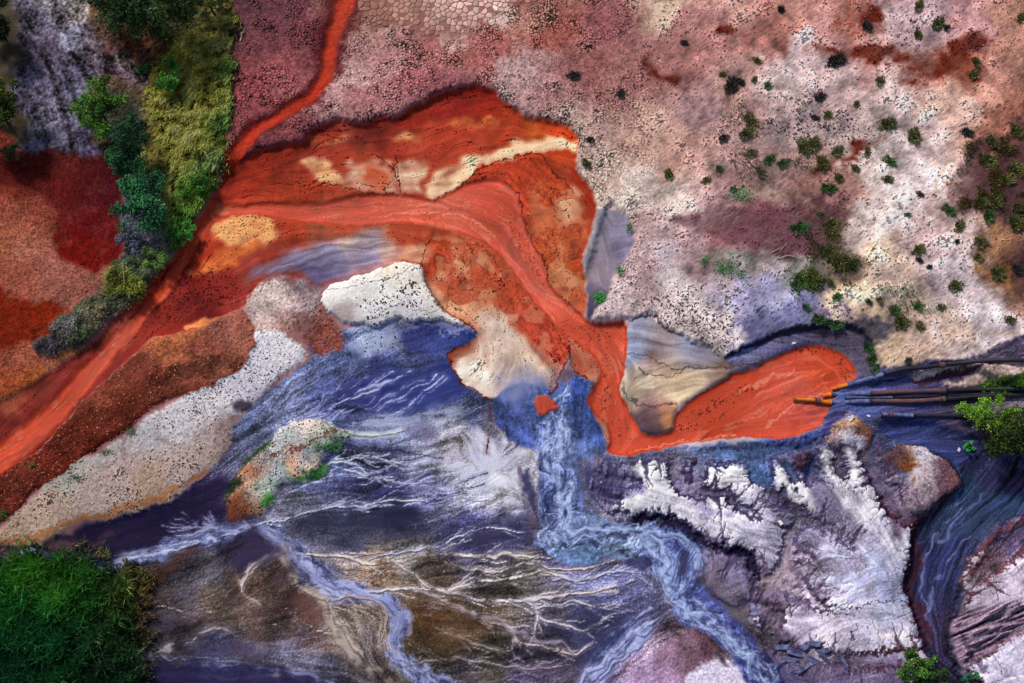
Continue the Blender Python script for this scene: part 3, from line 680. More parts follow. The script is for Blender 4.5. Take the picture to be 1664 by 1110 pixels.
# the dark inlet on the left with its small white fan
mixin(poly([(60,893),(130,858),(250,826),(320,794),(362,770),(378,800),(366,848),(300,872),(240,890),(180,912),(130,918)], 4, 1, 3) * .8, '1e1834')
for a in np.linspace(2.0, 3.5, 13):
    l = rng.uniform(30, 75)
    q = [(356, 862), (356 + l * .5 * math.cos(a) * 1.2, 862 - l * .5 * math.sin(a) * .75 + rng.uniform(-3, 3)), (356 + l * math.cos(a) * 1.25, 862 - l * math.sin(a) * .8)]
    silt(q, [1.8, 1.1, .6], '8c90b8', rng.uniform(.4, .8), m=3)
mixin(np.clip(poly([(70,885),(130,868),(180,862),(150,885),(90,900)], 5, 2, 6) * (.6 + .3 * NG), 0, 1), '6a4c4c')
# brown mud margin of the reeds
mixin(poly([(210,960),(240,930),(290,905),(330,895),(300,915),(260,945),(235,980),(225,1060),(210,1060)], 5, 2, 5) * .7, '4a2c24')

# ---- creek
creekm = crumbly(poly(CREEK, 1.5, 1.5, 2.5), 6, .16, .25, .85, .3)
CC = cfield('820,670,5468b0 850,700,5064aa 900,640,6078bc 945,640,4056a4 960,690,4a60a8 900,690,7c94d2 905,730,8098d6 890,770,6e80bc 915,820,6074ac 900,860,6478a8 950,870,748cb4 1000,880,7c94b4 1060,900,7080bc 1100,880,424a8c 1125,920,5464a4 1090,960,6070b4 1150,1000,5c64ac 1200,1050,4c5094 1240,1095,3e3e7c 1030,870,88a0c4 960,900,5878a0')
mixin(creekm, CC * np.array([.90, .88, .90], F))
cband = np.maximum(line([(940,612),(918,640),(896,678),(914,712),(890,745),(912,785),(896,815),(918,838),(882,868),(905,893)], [6,9,14,19,24,20,26,18,20,14], 1.6, 2.5, 5, s=4),
        line([(890,865),(950,872),(1010,872),(1060,885),(1085,915),(1085,955),(1120,990),(1170,1020),(1215,1065),(1260,1120)], [16,22,18,26,22,26,20,24,22,28], 1.6, 2.5, 5, s=4))
cband = np.maximum(cband, line([(1050,862),(1110,872),(1140,900),(1135,930),(1105,955)], [8,12,12,10,8], 1.5, 1.5, 3))
cband = cband * creekm
shade_mul(creekm * (1 - cband), np.clip(.88 + .03 * L2 + .05 * L3 + .13 * NG + .05 * N1 + .06 * N4, .4, 1.4))
mixin(np.clip(creekm * (1 - cband) * ridge(L3, .09) * .2, 0, 1), '9cb0e0')
wj, wi = wob(.8, 3.2, 3, 2)
foil = gather(noise(7, 5, 1.2), wj, wi); foil2 = gather(noise(4), wj, wi)
water(cband, hx('a8b8de'), hx('1e2450'), .55)
shade_mul(cband, np.clip(1 + .14 * foil + .10 * foil2, .4, 1.6))
mixin(np.clip(cband * ridge(foil, .20) * sstep(foil2, -1, .6) * .3, 0, 1), 'b0c0e6')
mixin(np.clip(cband * ridge(foil - .9, .20) * .55, 0, 1), '222a58')
CP1 = [(940,612),(916,642),(898,682),(910,715),(892,748),(910,785),(898,815),(908,840),(885,868),(905,885)]
filaments(CP1, [7,12,18,24,26,26,26,22,20,14], 60, 'b6c6ee', '1c2450', .65)
CP2 = [(885,868),(950,875),(1010,870),(1060,885),(1085,918),(1085,955),(1120,990),(1170,1022),(1215,1065),(1262,1120)]
filaments(CP2, [14,24,24,26,26,26,24,24,26,28], 80, 'aebfe8', '1e2450', .6)
filaments([(1050,862),(1110,872),(1140,900),(1135,932),(1100,960)], [8,12,13,11,9], 18, 'b0c0e8', '1e2450', .6)
silt([(905,690),(912,730),(900,770),(915,810),(905,850),(950,862),(1010,858),(1060,868),(1085,905),(1075,940),(1110,985),(1160,1010),(1200,1050)], [4,6,7,5,4,4,4,5,6,5,5,4,3], 'a4b8e4', .55, m=4)
silt([(1060,868),(1110,870),(1138,895),(1135,925),(1110,952)], [2,3,3,3,3], 'a0b4e0', .6, '2a2c58', m=3)
for a in range(5):
    silt([(1112 + a * 5, 880 + a * 3), (1100 + a * 5, 915), (1092 + a * 6, 945)], [.8, 1.6, 1.2], '90a4d8', .6, '2c3060')
for q in ([(1105,895),(1120,890),(1118,925),(1104,940)], [(990,868),(1020,862),(1015,872)], [(1020,905),(1045,900),(1060,915),(1030,922)], [(848,775),(860,760),(868,800),(872,830),(858,815)]):
    mixin(poly(q, 1.5, 1.5, 2) * .8, '333458')
REDISLE = crumbly(poly([(868,654),(876,643),(890,644),(897,650),(907,657),(903,669),(890,671),(880,676),(872,664)], 1, 1, 1.2), 3.5, .15)
mixin(np.clip(blur(REDISLE, 4) * 1.3, 0, 1) * .7, '4c3c50')
mixin(REDISLE * .9, 'b84a38')
mixin(np.clip(poly([(1142,925),(1165,905),(1178,925),(1172,965),(1150,975)], 3, 2, 4) * .85, 0, 1), '4c4452')
mixin(np.clip(poly([(1165,955),(1200,950),(1220,985),(1210,1012),(1185,990)], 4, 2, 5) * .8, 0, 1), '5c5860')
silt([(1160,900),(1190,930),(1210,960),(1225,1000)], [6,8,7,4], '8c8cc0', .7, m=4)

# ---- orange fan
fanm = poly(FAN, 1.0, 0.8, 1.2)
FAN_TXT = '''370,300,a83420 420,290,ac3822 480,290,ac4026 450,262,902e1e 520,225,8c2e22 560,215,a24234 620,215,9c3628 680,200,ac3e26 730,175,8e2c26 780,165,9c2c1e 840,200,ba4424 900,215,dc5422 925,240,d44c1c 800,195,ae3c20 870,212,d86828
640,250,a83a26 650,228,a03828 690,250,b84a30 720,235,c04c2c 780,210,b8482c 600,245,b04a30 560,250,a03c28 480,312,a43c22 540,313,b86848 400,330,c84828
860,265,ac3c22 880,290,a6361a 840,300,c45034 900,300,c85a30 925,325,c8906c 900,350,d07848 880,380,b85030 920,390,b06038 880,420,b05838 910,430,c07848 940,475,b87048 900,460,b06840 950,330,9c321c 945,300,a43218 938,420,a43e1e 870,340,b84c30
350,390,c85028 370,420,d46630 340,410,b83c20 400,420,b04838 300,440,801e1a 330,460,6e1a1a 370,450,8c2a2a 300,490,7e2622 250,520,8c2e26 340,485,641a1a 390,480,8c322a 440,440,983222 450,400,a44432 520,382,b46040 600,372,bc7656 470,375,bc4828 560,366,c25432 290,400,b43a1c
200,585,7c2622 150,590,8a322c 100,640,86322c 40,660,7c2a22 0,690,702622 190,555,b45a44 20,650,a86040 60,725,702018 130,660,8c2e28
720,400,ac4422 700,420,943218 750,420,c07a54 780,440,aa523a 800,430,c06c46 740,460,b46444 760,480,d2946c 790,480,c87a52 730,490,cc9c74 830,470,c85c3a 850,500,c25232 880,530,b44434 900,560,ac4034 860,540,b4543a 840,520,c87e5a 800,520,deba9c 780,510,e2ac7c 820,560,dccdbe 800,580,d4bea6 770,600,e4d4c0 780,630,e8dcd0 750,590,ac6e56 740,575,90402a 820,600,ccc2be 850,570,ccac8e 870,600,cca486 890,590,bc7e60 850,618,aca0a0 900,618,948484 820,540,d4c4b4 940,580,cc8e66 955,600,d49670 935,565,cc7656 715,470,c89068 690,395,b05030 660,385,c06038 690,440,a84c28'''
FC = cfield(FAN_TXT, c=4, m=3, s=10)
FC *= np.array([.94, .86, .90], F)
FC = FC * .86 + hx('a85c4c') * .14
FC *= (1 + 0.025 * L2 + 0.04 * L3 + 0.06 * NG + .05 * NF)[..., None]
mixin(fanm, FC)
mixin(np.clip(fanm * sstep(NF + .5 * L4 + .3 * NG, .3, 1.5) * .45, 0, 1), '862a1e')
# peach and cream deposits
def deposit(q, col, a=1.0, soft=4, m=5, dots=0):
    k = np.clip(poly(q, soft, 1.5, m, 2) * (a + 0.12 * (L3 + NG) * a), 0, 1) * fanm
    mixin(k, hx(col) * (1 + 0.015 * L2 + .03 * NG)[..., None])
    return k
deposit([(745,262),(790,245),(830,228),(880,228),(925,236),(910,250),(870,246),(810,256),(770,270),(740,295),(712,315),(690,312),(700,290),(720,275)], 'ecc49c', 1.0, 3.5, 4)
deposit([(640,262),(680,256),(690,275),(680,305),(655,308),(645,290)], 'dabc9c', .9)
deposit([(495,258),(525,255),(545,275),(570,285),(560,298),(525,298),(505,280)], 'dca878', .9)
deposit([(565,290),(580,265),(605,258),(630,270),(640,295),(645,312),(600,312)], 'd0a488', .75)
deposit([(585,278),(605,262),(625,275),(632,300),(610,312),(592,300)], 'bc5a3c', .85, 3)
deposit([(640,218),(670,212),(690,222),(660,232)], 'e8a86a', .6)
deposit([(720,205),(780,188),(820,195),(790,205)], 'd87440', .7)
deposit([(500,225),(540,217),(575,220),(545,230),(510,238)], 'd0905c', .55)
deposit([(355,362),(378,350),(420,346),(442,356),(446,376),(428,392),(392,398),(362,390)], 'f0a86c', 1.0, 3, 4)
deposit_dots = poly([(360,362),(380,352),(420,350),(440,360),(428,388),(370,392)], 3, 1, 3)
deposit([(310,440),(340,420),(400,395),(425,400),(380,425),(340,440)], 'e07c40', .7)
deposit([(295,531),(315,520),(345,514),(372,512),(355,525),(325,534)], 'e08c54', .9, 2, 3)
deposit([(872,330),(890,320),(905,370),(920,420),(938,465),(930,480),(905,450),(885,400)], 'd09a70', .55, 5, 6)
deposit([(895,318),(925,305),(942,320),(938,350),(915,368),(905,345)], 'd2a07c', .8)
deposit([(775,515),(820,512),(850,545),(872,575),(895,605),(880,624),(830,620),(812,642),(790,642),(760,618),(740,597),(745,572),(778,552)], 'dccab6', .75, 7, 6)
deposit([(740,592),(770,590),(800,625),(806,640),(792,643),(765,628)], 'eee2d2', .9, 2.5, 3)
deposit([(735,412),(775,405),(790,430),(760,445)], 'c88c64', .7)
deposit([(655,395),(690,390),(700,415),(670,425)], 'd4a080', .7)
deposit([(700,470),(715,450),(730,480),(770,500),(780,515),(745,512),(720,498)], 'e0a47c', .8)
# red films with sharper outlines inside the fan
for q, c_, a_ in (([(728,312),(748,298),(772,280),(800,266),(850,252),(876,252),(895,272),(915,290),(935,310),(925,305),(900,318),(905,350),(890,400),(870,380),(850,335),(830,300),(790,290),(750,300)], 'b44026', .8),
                  ([(860,300),(885,290),(890,340),(905,380),(915,430),(890,430),(870,390),(860,350)], 'bc5836', .6),
                  ([(845,505),(880,515),(915,545),(926,572),(915,595),(890,570),(850,535)], 'b03e34', .85),
                  ([(640,200),(700,172),(740,152),(780,148),(810,160),(800,180),(750,180),(700,195),(660,210)], '94281e', .7),
                  ([(400,255),(470,238),(540,212),(560,215),(500,245),(450,262),(420,300),(380,320),(360,310)], '982e1e', .6),
                  ([(430,300),(520,300),(580,312),(640,318),(560,322),(440,328)], 'a63a24', .7),
                  ([(730,180),(770,170),(810,178),(840,196),(800,188),(760,186)], '902418', .4)):
    mixin(np.clip(poly(q, 1.6, 1.5, 3) * fanm * (a_ + .12 * NG), 0, 1), hx(c_) * (1 + .06 * L2 + .05 * N4)[..., None])
deposit([(700,316),(722,300),(742,276),(770,258),(812,242),(850,230),(890,228),(932,236),(935,252),(905,248),(870,242),(830,254),(790,264),(764,282),(745,300),(722,318)], 'eec8a0', 1.0, 2.5, 3)
cells = .9 * noise(26) + .35 * N9 + .2 * NG
for q, c1, c2 in (([(692,385),(740,382),(800,402),(850,465),(895,515),(925,560),(905,590),(850,545),(790,505),(740,500),(715,470),(700,440)], 'be4e30', 'd89a70'), ([(862,300),(890,285),(930,310),(950,350),(948,420),(950,500),(915,480),(892,455),(880,415),(864,380)], 'b8502c', 'd0885c')):
    z = poly(q, 5, 1.5, 3) * fanm
    mixin(np.clip(z * sstep(cells, -.4, .5) * .6, 0, 1), hx(c1) * (1 + .06 * N4)[..., None])
    mixin(np.clip(z * sstep(-cells, .3, 1.1) * .38, 0, 1), c2)
    mixin(np.clip(z * ridge(cells, .09) * .5, 0, 1), '7a2c1c')
    mixin(np.clip(z * ridge(cells - .9, .10) * .45, 0, 1), '7a2c1c')
# dark drying lines
for q, w in (([(400,330),(480,328),(545,321),(600,315),(650,313),(700,322),(722,314),(748,299),(790,291)], 1.3), ([(440,298),(500,295),(560,303),(600,314)], 1.0), ([(640,250),(648,290),(652,310)], 1.2), ([(590,245),(620,255),(645,285),(650,305)], 1.1),
             ([(820,293),(838,312),(848,340),(858,376),(866,396),(884,424),(893,458),(918,488),(942,508)], 1.6), ([(728,314),(750,298),(775,279),(802,265),(850,251),(876,251),(897,274),(916,292),(930,312)], 1.3), ([(690,455),(708,480),(716,500),(740,516),(772,538)], 2.2),
             ([(925,560),(926,578),(917,593),(906,614),(900,634),(895,640)], 2.2), ([(740,566),(728,578),(736,598),(752,617),(768,632),(797,647)], 1.6), ([(686,432),(690,400),(705,385)], 1.2), ([(740,400),(755,430),(740,450)], .8), ([(760,470),(800,475),(830,455)], .7), ([(505,217),(535,222),(575,224),(620,228)], 1), ([(926,578),(935,604),(955,616)], 1.4),
             ([(880,425),(905,440),(935,445)], .7), ([(895,300),(900,340),(915,368),(930,365)], .8), ([(655,425),(690,432)], 1.2)):
    mixin(line(q, w, 1, 1.0, 2.0) * .75, '5a1c14')
for k in range(46):
    x, y = (rng.uniform(700, 920), rng.uniform(385, 560)) if k < 34 else (rng.uniform(860, 945), rng.uniform(290, 470))
    a = rng.uniform(0, 3.1); l = rng.uniform(10, 34)
    mixin(line([(x, y), (x + l * .5 * math.cos(a) + rng.uniform(-4, 4), y + l * .5 * math.sin(a)), (x + l * math.cos(a), y + l * math.sin(a))], .7, 1, 1.2, 2.5) * fanm * rng.uniform(.2, .55), '6a2418')
fl = sstep(L1 + .6 * N2 + .5 * NG, 1.9, 2.5) * fanm
shade_mul(fl, 0.55)
for cx, cy, r in ((322,455,1),):
    mk = poly([(260,470),(310,430),(360,435),(400,470),(380,495),(330,500),(270,520)], 6, 1.5, 5)
    shade_mul(mk * sstep(N2, .2, 1.2), .62)
mixin(np.clip(poly([(395,452),(430,428),(480,405),(540,388),(600,377),(632,386),(652,408),(655,422),(615,430),(560,449),(528,463),(507,460),(492,443),(455,440)], 7, 1.2, 4) * .95, 0, 1),
      cfield('420,445,8a7c94 460,420,8e86a0 500,440,625e88 520,455,605a84 540,420,767298 560,395,a8988e 600,400,9a8e98 600,420,847c9c 640,410,a88c84 450,432,8c84a4 500,410,8a86a4') * (1 + .05 * L2 + .10 * L3 + .04 * NG)[..., None])
# the wet stream of slurry, itself flowing in bands
slm = np.maximum(poly(SLURRY, 0.9, 0.5, 0.9), line([(352,338),(333,366),(312,395),(292,430),(276,455),(246,490),(216,525),(182,560),(150,600),(110,645),(70,685),(30,720),(-40,775)], [13,9,9,9,11,9,10,13,17,19,20,22,26], .6, .6, 1.2))
SL = cfield('400,335,cc5034 550,340,d45c44 700,345,d8644a 800,330,cc503a 830,380,d86650 880,450,da6a54 950,530,d45a40 1000,560,d45a3c 980,650,d0543a 1010,690,cc5034 1100,710,d0563a 1250,660,d25a40 1290,630,d4604c 1300,660,cc5c50 1340,600,d2502e 1150,680,c24a2c 1200,630,ca5030 280,445,cc4420 180,570,cc5438 100,660,c84c2c 20,730,ce4a28 330,365,c84a28')
SL *= np.array([.95, .90, .90], F)
SL *= (1 + .05 * L4 + .04 * NG + 0.035 * L3 + 0.03 * L2 + 0.02 * L1 + .02 * NF)[..., None]
mixin(slm, SL)
mixin(slm * ridge(L3 - .3, .09) * .35 * sstep(NF, -.5, .8), 'eaa080')
mixin(slm * ridge(L3 + .5, .10) * .4 * sstep(NF, -.3, .8), 'b03c22')
rimd = np.clip(slm * (1 - sstep(blur(slm, 5) + .06 * NG, .55, .95)), 0, 1)
mixin(rimd * .6, '8c2c1c')
mixin(slm * sstep(NG + .5 * L3, .8, 1.8) * .4, 'ac3c28')
mixin(slm * sstep(-NG + .5 * L2, .9, 1.9) * .32, 'e28a70')
mixin(np.clip(slm * sstep(L4 + .4 * NG, .3, 1.5) * .38, 0, 1), 'ac3c28')
def scum(q, w, th, a):
    mk = line(q, w, 1.2, 2, 4) * slm
    mixin(mk * .35, 'b84426')
    mixin(mk * sstep(N2 + .5 * L2, th, th + .5) * a, '6e2a1a')
scum([(1105,692),(1150,668),(1190,650),(1228,628)], [9,13,13,6], .5, .8)
scum([(1290,572),(1330,572),(1360,583),(1380,600),(1376,618)], [4,6,8,8,4], .5, .8)
scum([(915,528),(955,540),(990,542)], [8,10,6], .7, .7)
scum([(990,560),(985,600),(980,640),(1005,690),(1010,725)], [6,8,14,12,10], 1.0, .7)
scum([(700,345),(760,350),(800,372)], [14,14,12], 1.6, .7)
scum([(830,350),(850,400),(875,440),(900,470)], [8,8,8,6], 1.1, .6)
for q in ([(1335,640),(1290,660),(1245,690)], [(1200,640),(1240,618),(1290,600)], [(1030,732),(1080,722),(1140,712),(1200,702)], [(600,350),(680,342),(760,352),(810,388)]):
    mixin(line(q, [2, 3, 2] if len(q) == 3 else [1, 1.5, 1.5, 1], 1, 1, 2) * .35 * slm, 'f0b098')
for t_ in range(5):
    r_ = .35 + .17 * t_
    arc = [(1312 + 76 * r_ * math.cos(a_) - 20 * (1 - r_), 636 - 66 * r_ * math.sin(a_)) for a_ in np.linspace(-1.5 + .3 * t_, 2.2 - .2 * t_, 9)]
    mixin(line(arc, 2.0 + t_ * .4, 1, .5, 1, s=2) * (.30 if t_ % 2 else .22) * slm * np.clip(.6 + .4 * NG, 0, 1), 'e88a72' if t_ % 2 else 'b0442c')
# red run coming from the top
RUN = [(575,-40),(566,0),(556,32),(541,70),(534,110),(526,140),(506,166),(470,188),(430,210),(402,235),(376,262),(355,285)]
runw = [20,18,15,12,12,11,10,10,10,11,13,15]
mixin(np.clip(line(RUN, [w + 16 if y < 130 else w + 5 for w, (x, y) in zip(runw, RUN)], 1.6, 1.5, 4) * .8, 0, 1), '541a1c')
runm = line(RUN, runw, .9, .6, 1.2)
mixin(runm, cfield('560,20,a83a28 535,110,a83422 500,165,9c2c1c 430,210,a83020 380,255,b03420') * (1 + .05 * N2 + .04 * L2)[..., None])
mixin(line(RUN, [w * .35 for w in runw], 1.5, .5, 1.5) * .4, 'c04430')

mixin(poly([(905,612),(918,592),(926,572),(934,600),(928,618),(912,622)], 3, 1, 2) * .8 * (1 - slm), '6c4c50')
mixin(np.clip(poly([(815,650),(830,600),(850,585),(870,610),(900,628),(870,645),(840,655)], 9, 2, 6) * (.75 + .2 * NG), 0, 1) * (1 - slm), '7c84b0')
mixin(np.clip(line([(690,455),(710,482),(718,505),(745,520)], 7, 1.5, 2, 3) * .35, 0, 1), 'd0a080')
mixin(np.clip(line([(540,512),(600,530),(680,526),(760,540)], [7,9,9,5], 1.6, 2.5, 4) * (.45 + .2 * NG), 0, .8), '9ca4cc')
# ---- grey patch, wedge, rim of the pool
greym = poly(GREY, 1.2, .8, 1.5)
mixin(greym, cfield('985,360,948c9c 1000,380,8c84a0 1010,400,807690 985,410,807480 970,450,8a7c84 990,440,847888 965,490,584c64 960,510,4a4058 1000,420,76708c 965,400,8c848c') * (1 + .03 * L2 + .04 * L3 + .05 * NG)[..., None])
wedgem = crumbly(poly(WEDGE, 1.4, 1, 1.8), 2.5, .06, .36, .62)
mixin(wedgem, cfield('1040,545,9c9cb4 1080,555,9c8c8e 1120,572,a6aac8 1060,590,866a62 1100,605,b89e84 1050,625,d4c2a8 1120,622,c8b294 1170,602,907260 1060,652,8c6e6c 1092,640,ccb898 1050,692,5c4450 1085,672,bc7c54 1200,595,786a7c 1040,575,a0a8c8 1150,585,8c8494 1030,640,b8a48c 1060,680,62484c') * (1 + .04 * L2 + .07 * L3 + .015 * L1 + .05 * NG)[..., None])
for q in ([(1020,575),(1050,583),(1090,600),(1130,600),(1180,602),(1230,592)], [(1010,638),(1030,655),(1060,665),(1100,655)], [(1040,600),(1060,612),(1080,615),(1110,605)], [(1020,522),(1060,518),(1080,535),(1110,552)]):
    mixin(line(q, 1.5, 1.2, 1, 2.5) * .6, '4a3c4c')
rimm = line([(1185,588),(1240,572),(1290,552),(1330,546),(1370,552),(1398,572),(1408,600),(1396,625),(1375,650),(1362,672),(1345,692),(1310,712),(1255,722)], [8,13,14,15,17,18,17,16,12,9,8,8,6], 1, 1, 2) * (1 - slm)
mixin(rimm * .85, cfield('1240,570,6c6690 1290,552,5c5474 1340,548,54485c 1390,565,50465c 1408,600,4c4664 1360,670,444070 1300,712,4c5490 1200,583,7078a4') * (1 + .1 * L2 + .07 * N2)[..., None])
mixin(line([(1175,586),(1240,557),(1290,539),(1335,533),(1385,539),(1414,560)], [2,3,4,4,4,3], 1, .8, 1.5) * .8, '2c2a40')
# pipe yard
yard = poly([(1395,622),(1440,608),(1500,600),(1570,592),(1720,588),(1720,645),(1600,680),(1560,695),(1480,690),(1420,672),(1365,668),(1360,650)], 3, 1, 3)
mixin(yard * .9, cfield('1420,630,5c6298 1400,660,525c94 1460,620,54507c 1480,640,504c78 1530,650,54507c 1500,670,4c4c80 1560,660,483e54 1600,630,584c60 1640,610,a894a8') * (1 + .13 * L2 + .08 * L1)[..., None])
YP = [(1465,606),(1500,603),(1560,597),(1600,596),(1664,590),(1720,586),(1720,618),(1650,618),(1600,625),(1545,630),(1530,626),(1565,615),(1590,600),(1540,610),(1500,620),(1478,612)]
mixin(poly(YP, 1.5, 1.5, 2.5) * .95, hx('c4a8a0') * (1 + .1 * N2 + .1 * NG)[..., None])
mixin(line([(1480,618),(1500,624),(1540,612),(1590,600)], [2,4,5,3], 1, 1.5, 2) * .8, '50303c')

# ---- white bank, pebble banks, mound, islet
patch = poly([(402,500),(415,470),(450,450),(495,445),(510,462),(530,468),(520,500),(545,520),(560,560),(520,578),(500,575),(490,555),(450,540),(418,545)], 3, 1.5, 3)
patch = crumbly(patch, 9, .16, .25, .8, .12)
mixin(patch * .9, cfield('450,480,beb0a8 430,510,b8a8a4 500,470,867880 480,500,a89898 420,530,a08880 530,545,824438 510,555,7a3c34 545,530,8a5650 470,530,a07a74 520,520,82504a 500,530,84544e') * (1 + .1 * N2 + .1 * NG)[..., None])
wbm = crumbly(poly(WHITEBANK, 1.2, 1, 2), 3, .09, .36, .62)
mixin(wbm, cfield('560,470,e8e4e0 640,440,efe4d2 680,440,eee6dc 620,480,ecece8 690,470,eae2d8 600,505,d8d4d8 660,510,d4d0d8 560,515,a89c9c 730,520,dcd6d4 540,490,e4e0dc') * (1 + .03 * N2 + .03 * NG)[..., None])
mixin(line([(535,478),(580,470),(640,455),(680,432)], .8, 1, .8, 1.5) * .5, '6a5a54')
mixin(line([(600,525),(650,500),(700,515),(730,500)], .8, 1, .8, 2) * .4, '6a5a54')
pebm = crumbly(poly(PEBBANK, 1.5, 1.5, 2.5), 7, .13, .3, .72, .25)
PB = .97 * cfield('450,570,dedae4 420,600,d6d2de 350,660,dcd6dc 290,690,d0c9d0 240,710,bcb8bc 100,830,b29a8c 200,770,ae9a98 60,850,b8a090 300,760,ae9a96 370,700,988484 340,740,a89690 150,800,b09c98 30,870,a8907c 250,800,b09684 400,640,ccc8d6 120,780,a8a49c 180,730,aeaaa8')
mixin(pebm, PB * (1 + .05 * NG + .06 * N2 + .03 * N4)[..., None])
low = poly([(-40,900),(0,868),(80,790),(180,720),(300,715),(384,692),(372,725),(340,768),(300,798),(180,840),(80,880)], 8, 2, 4)
crumb2 = sstep(N2 + .6 * NG, 1.25, 1.8) * pebm * (.35 + .65 * low)
shade_mul(crumb2, .45)
mixin(line([(0,882),(60,872),(110,852),(180,834),(250,812),(300,792),(340,762)], [4,6,5,5,5,4,3], 1.5, 1.5, 2.5) * .65, 'a4683e')
mixin(poly([(382,656),(392,652),(408,656),(405,668),(390,672),(380,666)], 1.5, 1, 1.5) * .85, '3e3a4a')
moundm = crumbly(poly(MOUND, 1.2, 1.2, 2), 4, .12, .32, .66)
mixin(moundm, cfield('300,550,ac623e 370,540,8c544a 350,600,7c4638 250,620,6e342a 200,670,62281f 100,740,5e221a 40,780,60281f 400,560,945c4c 280,580,a05a40 330,570,8c4c3c 180,640,7a3c2c 0,820,5a241c 320,620,6c382e') * (1 + .10 * N2 + .06 * N4 + .10 * NG)[..., None])
shade_mul(moundm * sstep(N2 + .3 * N4, 1.0, 1.7), .6)
mixin(moundm * sstep(-N2 + .3 * NG, 1.2, 1.8) * .22, 'd09878')
shade_mul(line([(250,625),(300,605),(360,598),(395,590)], [8,12,12,5], 2, 2, 4), .75)
isl = crumbly(poly(ISLET, 1.5, 1.5, 3), 9, .15, .26, .85, .3)
mixin(isl, cfield('500,690,dcc6be 530,705,b8b4ac 470,712,aab0b0 450,735,b0b8b8 420,750,a09490 500,740,808c9c 505,755,dcc0b4 485,750,c89078 520,720,7c9080 400,790,d0b4a0 385,785,a87458 385,815,6c3c28 375,835,5a3024 420,800,98a098 440,790,90a09c 460,770,8890a0 480,770,7c9070 540,725,7c9080 410,765,a06048') * (1 + .10 * N2 + .08 * NG)[..., None])
for q, c_, a_ in (([(485,775),(510,765),(528,755),(535,762),(515,775),(490,782)], '4c8a3c', .8), ([(425,815),(440,805),(445,815),(432,828)], '4c9040', .75), ([(525,722),(555,722),(548,732),(525,732)], '5a8850', .6), ([(430,720),(445,718),(425,735),(400,755),(392,770),(400,745)], '2c3c1c', .8), ([(372,783),(395,775),(385,792),(368,796)], '243020', .8), ([(1130,425),(1180,415),(1215,425),(1205,445),(1160,452)], '5c7a60', .2)):
    mixin(np.clip(poly(q, 2, 2, 3) * (a_ + .2 * N4), 0, 1), c_)
mixin(line([(440,745),(470,738),(490,728),(520,712),(560,702)], 1.6, 1, 1.5, 2) * .7, '6a3c34')
shade_mul(isl * sstep(N2 + .3 * NG, 1.4, 1.9), .35)

# ---- badlands: pale caps on dark gullied flanks
teeth2 = noise(4)
GN = (.9 * noise(5) + .7 * noise(2.2)).astype(F)
GM = np.zeros((NY, NX), F)
def teeth_along(q, w):
    """short side gullies cut back from a valley into the caps"""
    q = np.asarray(q, float); ww = np.full(len(q), float(w)) if np.isscalar(w) else np.asarray(w, float)
    p_ = spline(np.column_stack([q, ww]), False, 8)
    d = np.gradient(p_[:, :2], axis=0)
    acc = rng.uniform(0, 4)
    for k in range(len(p_) - 1):
        acc -= np.hypot(*(p_[k + 1, :2] - p_[k, :2]))
        if acc > 0: continue
        acc = rng.uniform(3.5, 8)
        for sg in (-1, 1):
            if rng.random() < .2: continue
            a = math.atan2(d[k, 1], d[k, 0]) + sg * (math.pi / 2 + rng.uniform(-.5, .5))
            L_ = rng.choice([8, 12, 18, 30, 44], p=[.3, .3, .22, .12, .06]) * rng.uniform(.8, 1.2)
            c = p_[k, :2] + p_[k, 2] * .8 * np.array([math.cos(a), math.sin(a)])
            pts = [c]
            for t in range(4):
                pts.append(pts[-1] + (L_ / 4 + 1) * np.array([math.cos(a), math.sin(a)])); a += rng.uniform(-.35, .35)
            for br, w0 in [(pts, 1.4 + L_ * .07)] + ([([pts[2], pts[2] + L_ * .3 * np.array([math.cos(a + .8), math.sin(a + .8)]), pts[2] + L_ * .5 * np.array([math.cos(a + .6), math.sin(a + .6)])], 1.1), ([pts[1], pts[1] + L_ * .3 * np.array([math.cos(a - .9), math.sin(a - .9)]), pts[1] + L_ * .45 * np.array([math.cos(a - .7), math.sin(a - .7)])], 1.1)] if L_ > 16 else []):
                r = bline(br, np.linspace(w0, .35, len(br)), f=.6, m=.8, s=.8)
                if r: GM[r[0]] = np.maximum(GM[r[0]], r[1])
def caps(zone, valleys, sd):
    for q, w in valleys: teeth_along(q, w)
    sdm = np.zeros((NY, NX), F)
    for q, w in valleys: sdm = np.maximum(sdm, line(q, w, .5, 1.5, 2.5))
    T_, A_ = drainage(zone, sdm, 1, 0.75, 0.0, None, sd)
    _, G_ = drainage(zone, sdm, 1, 1.0, 0.0, None, sd, GN)
    return T_, A_, sdm, G_
ZONE = [(985,740),(1100,727),(1240,722),(1345,690),(1425,698),(1440,740),(1470,790),(1500,840),(1505,900),(1490,960),(1515,1030),(1530,1130),(1290,1130),(1240,1050),(1210,1000),(1150,960),(1140,890),(1090,850),(1000,848),(955,800),(965,755)]
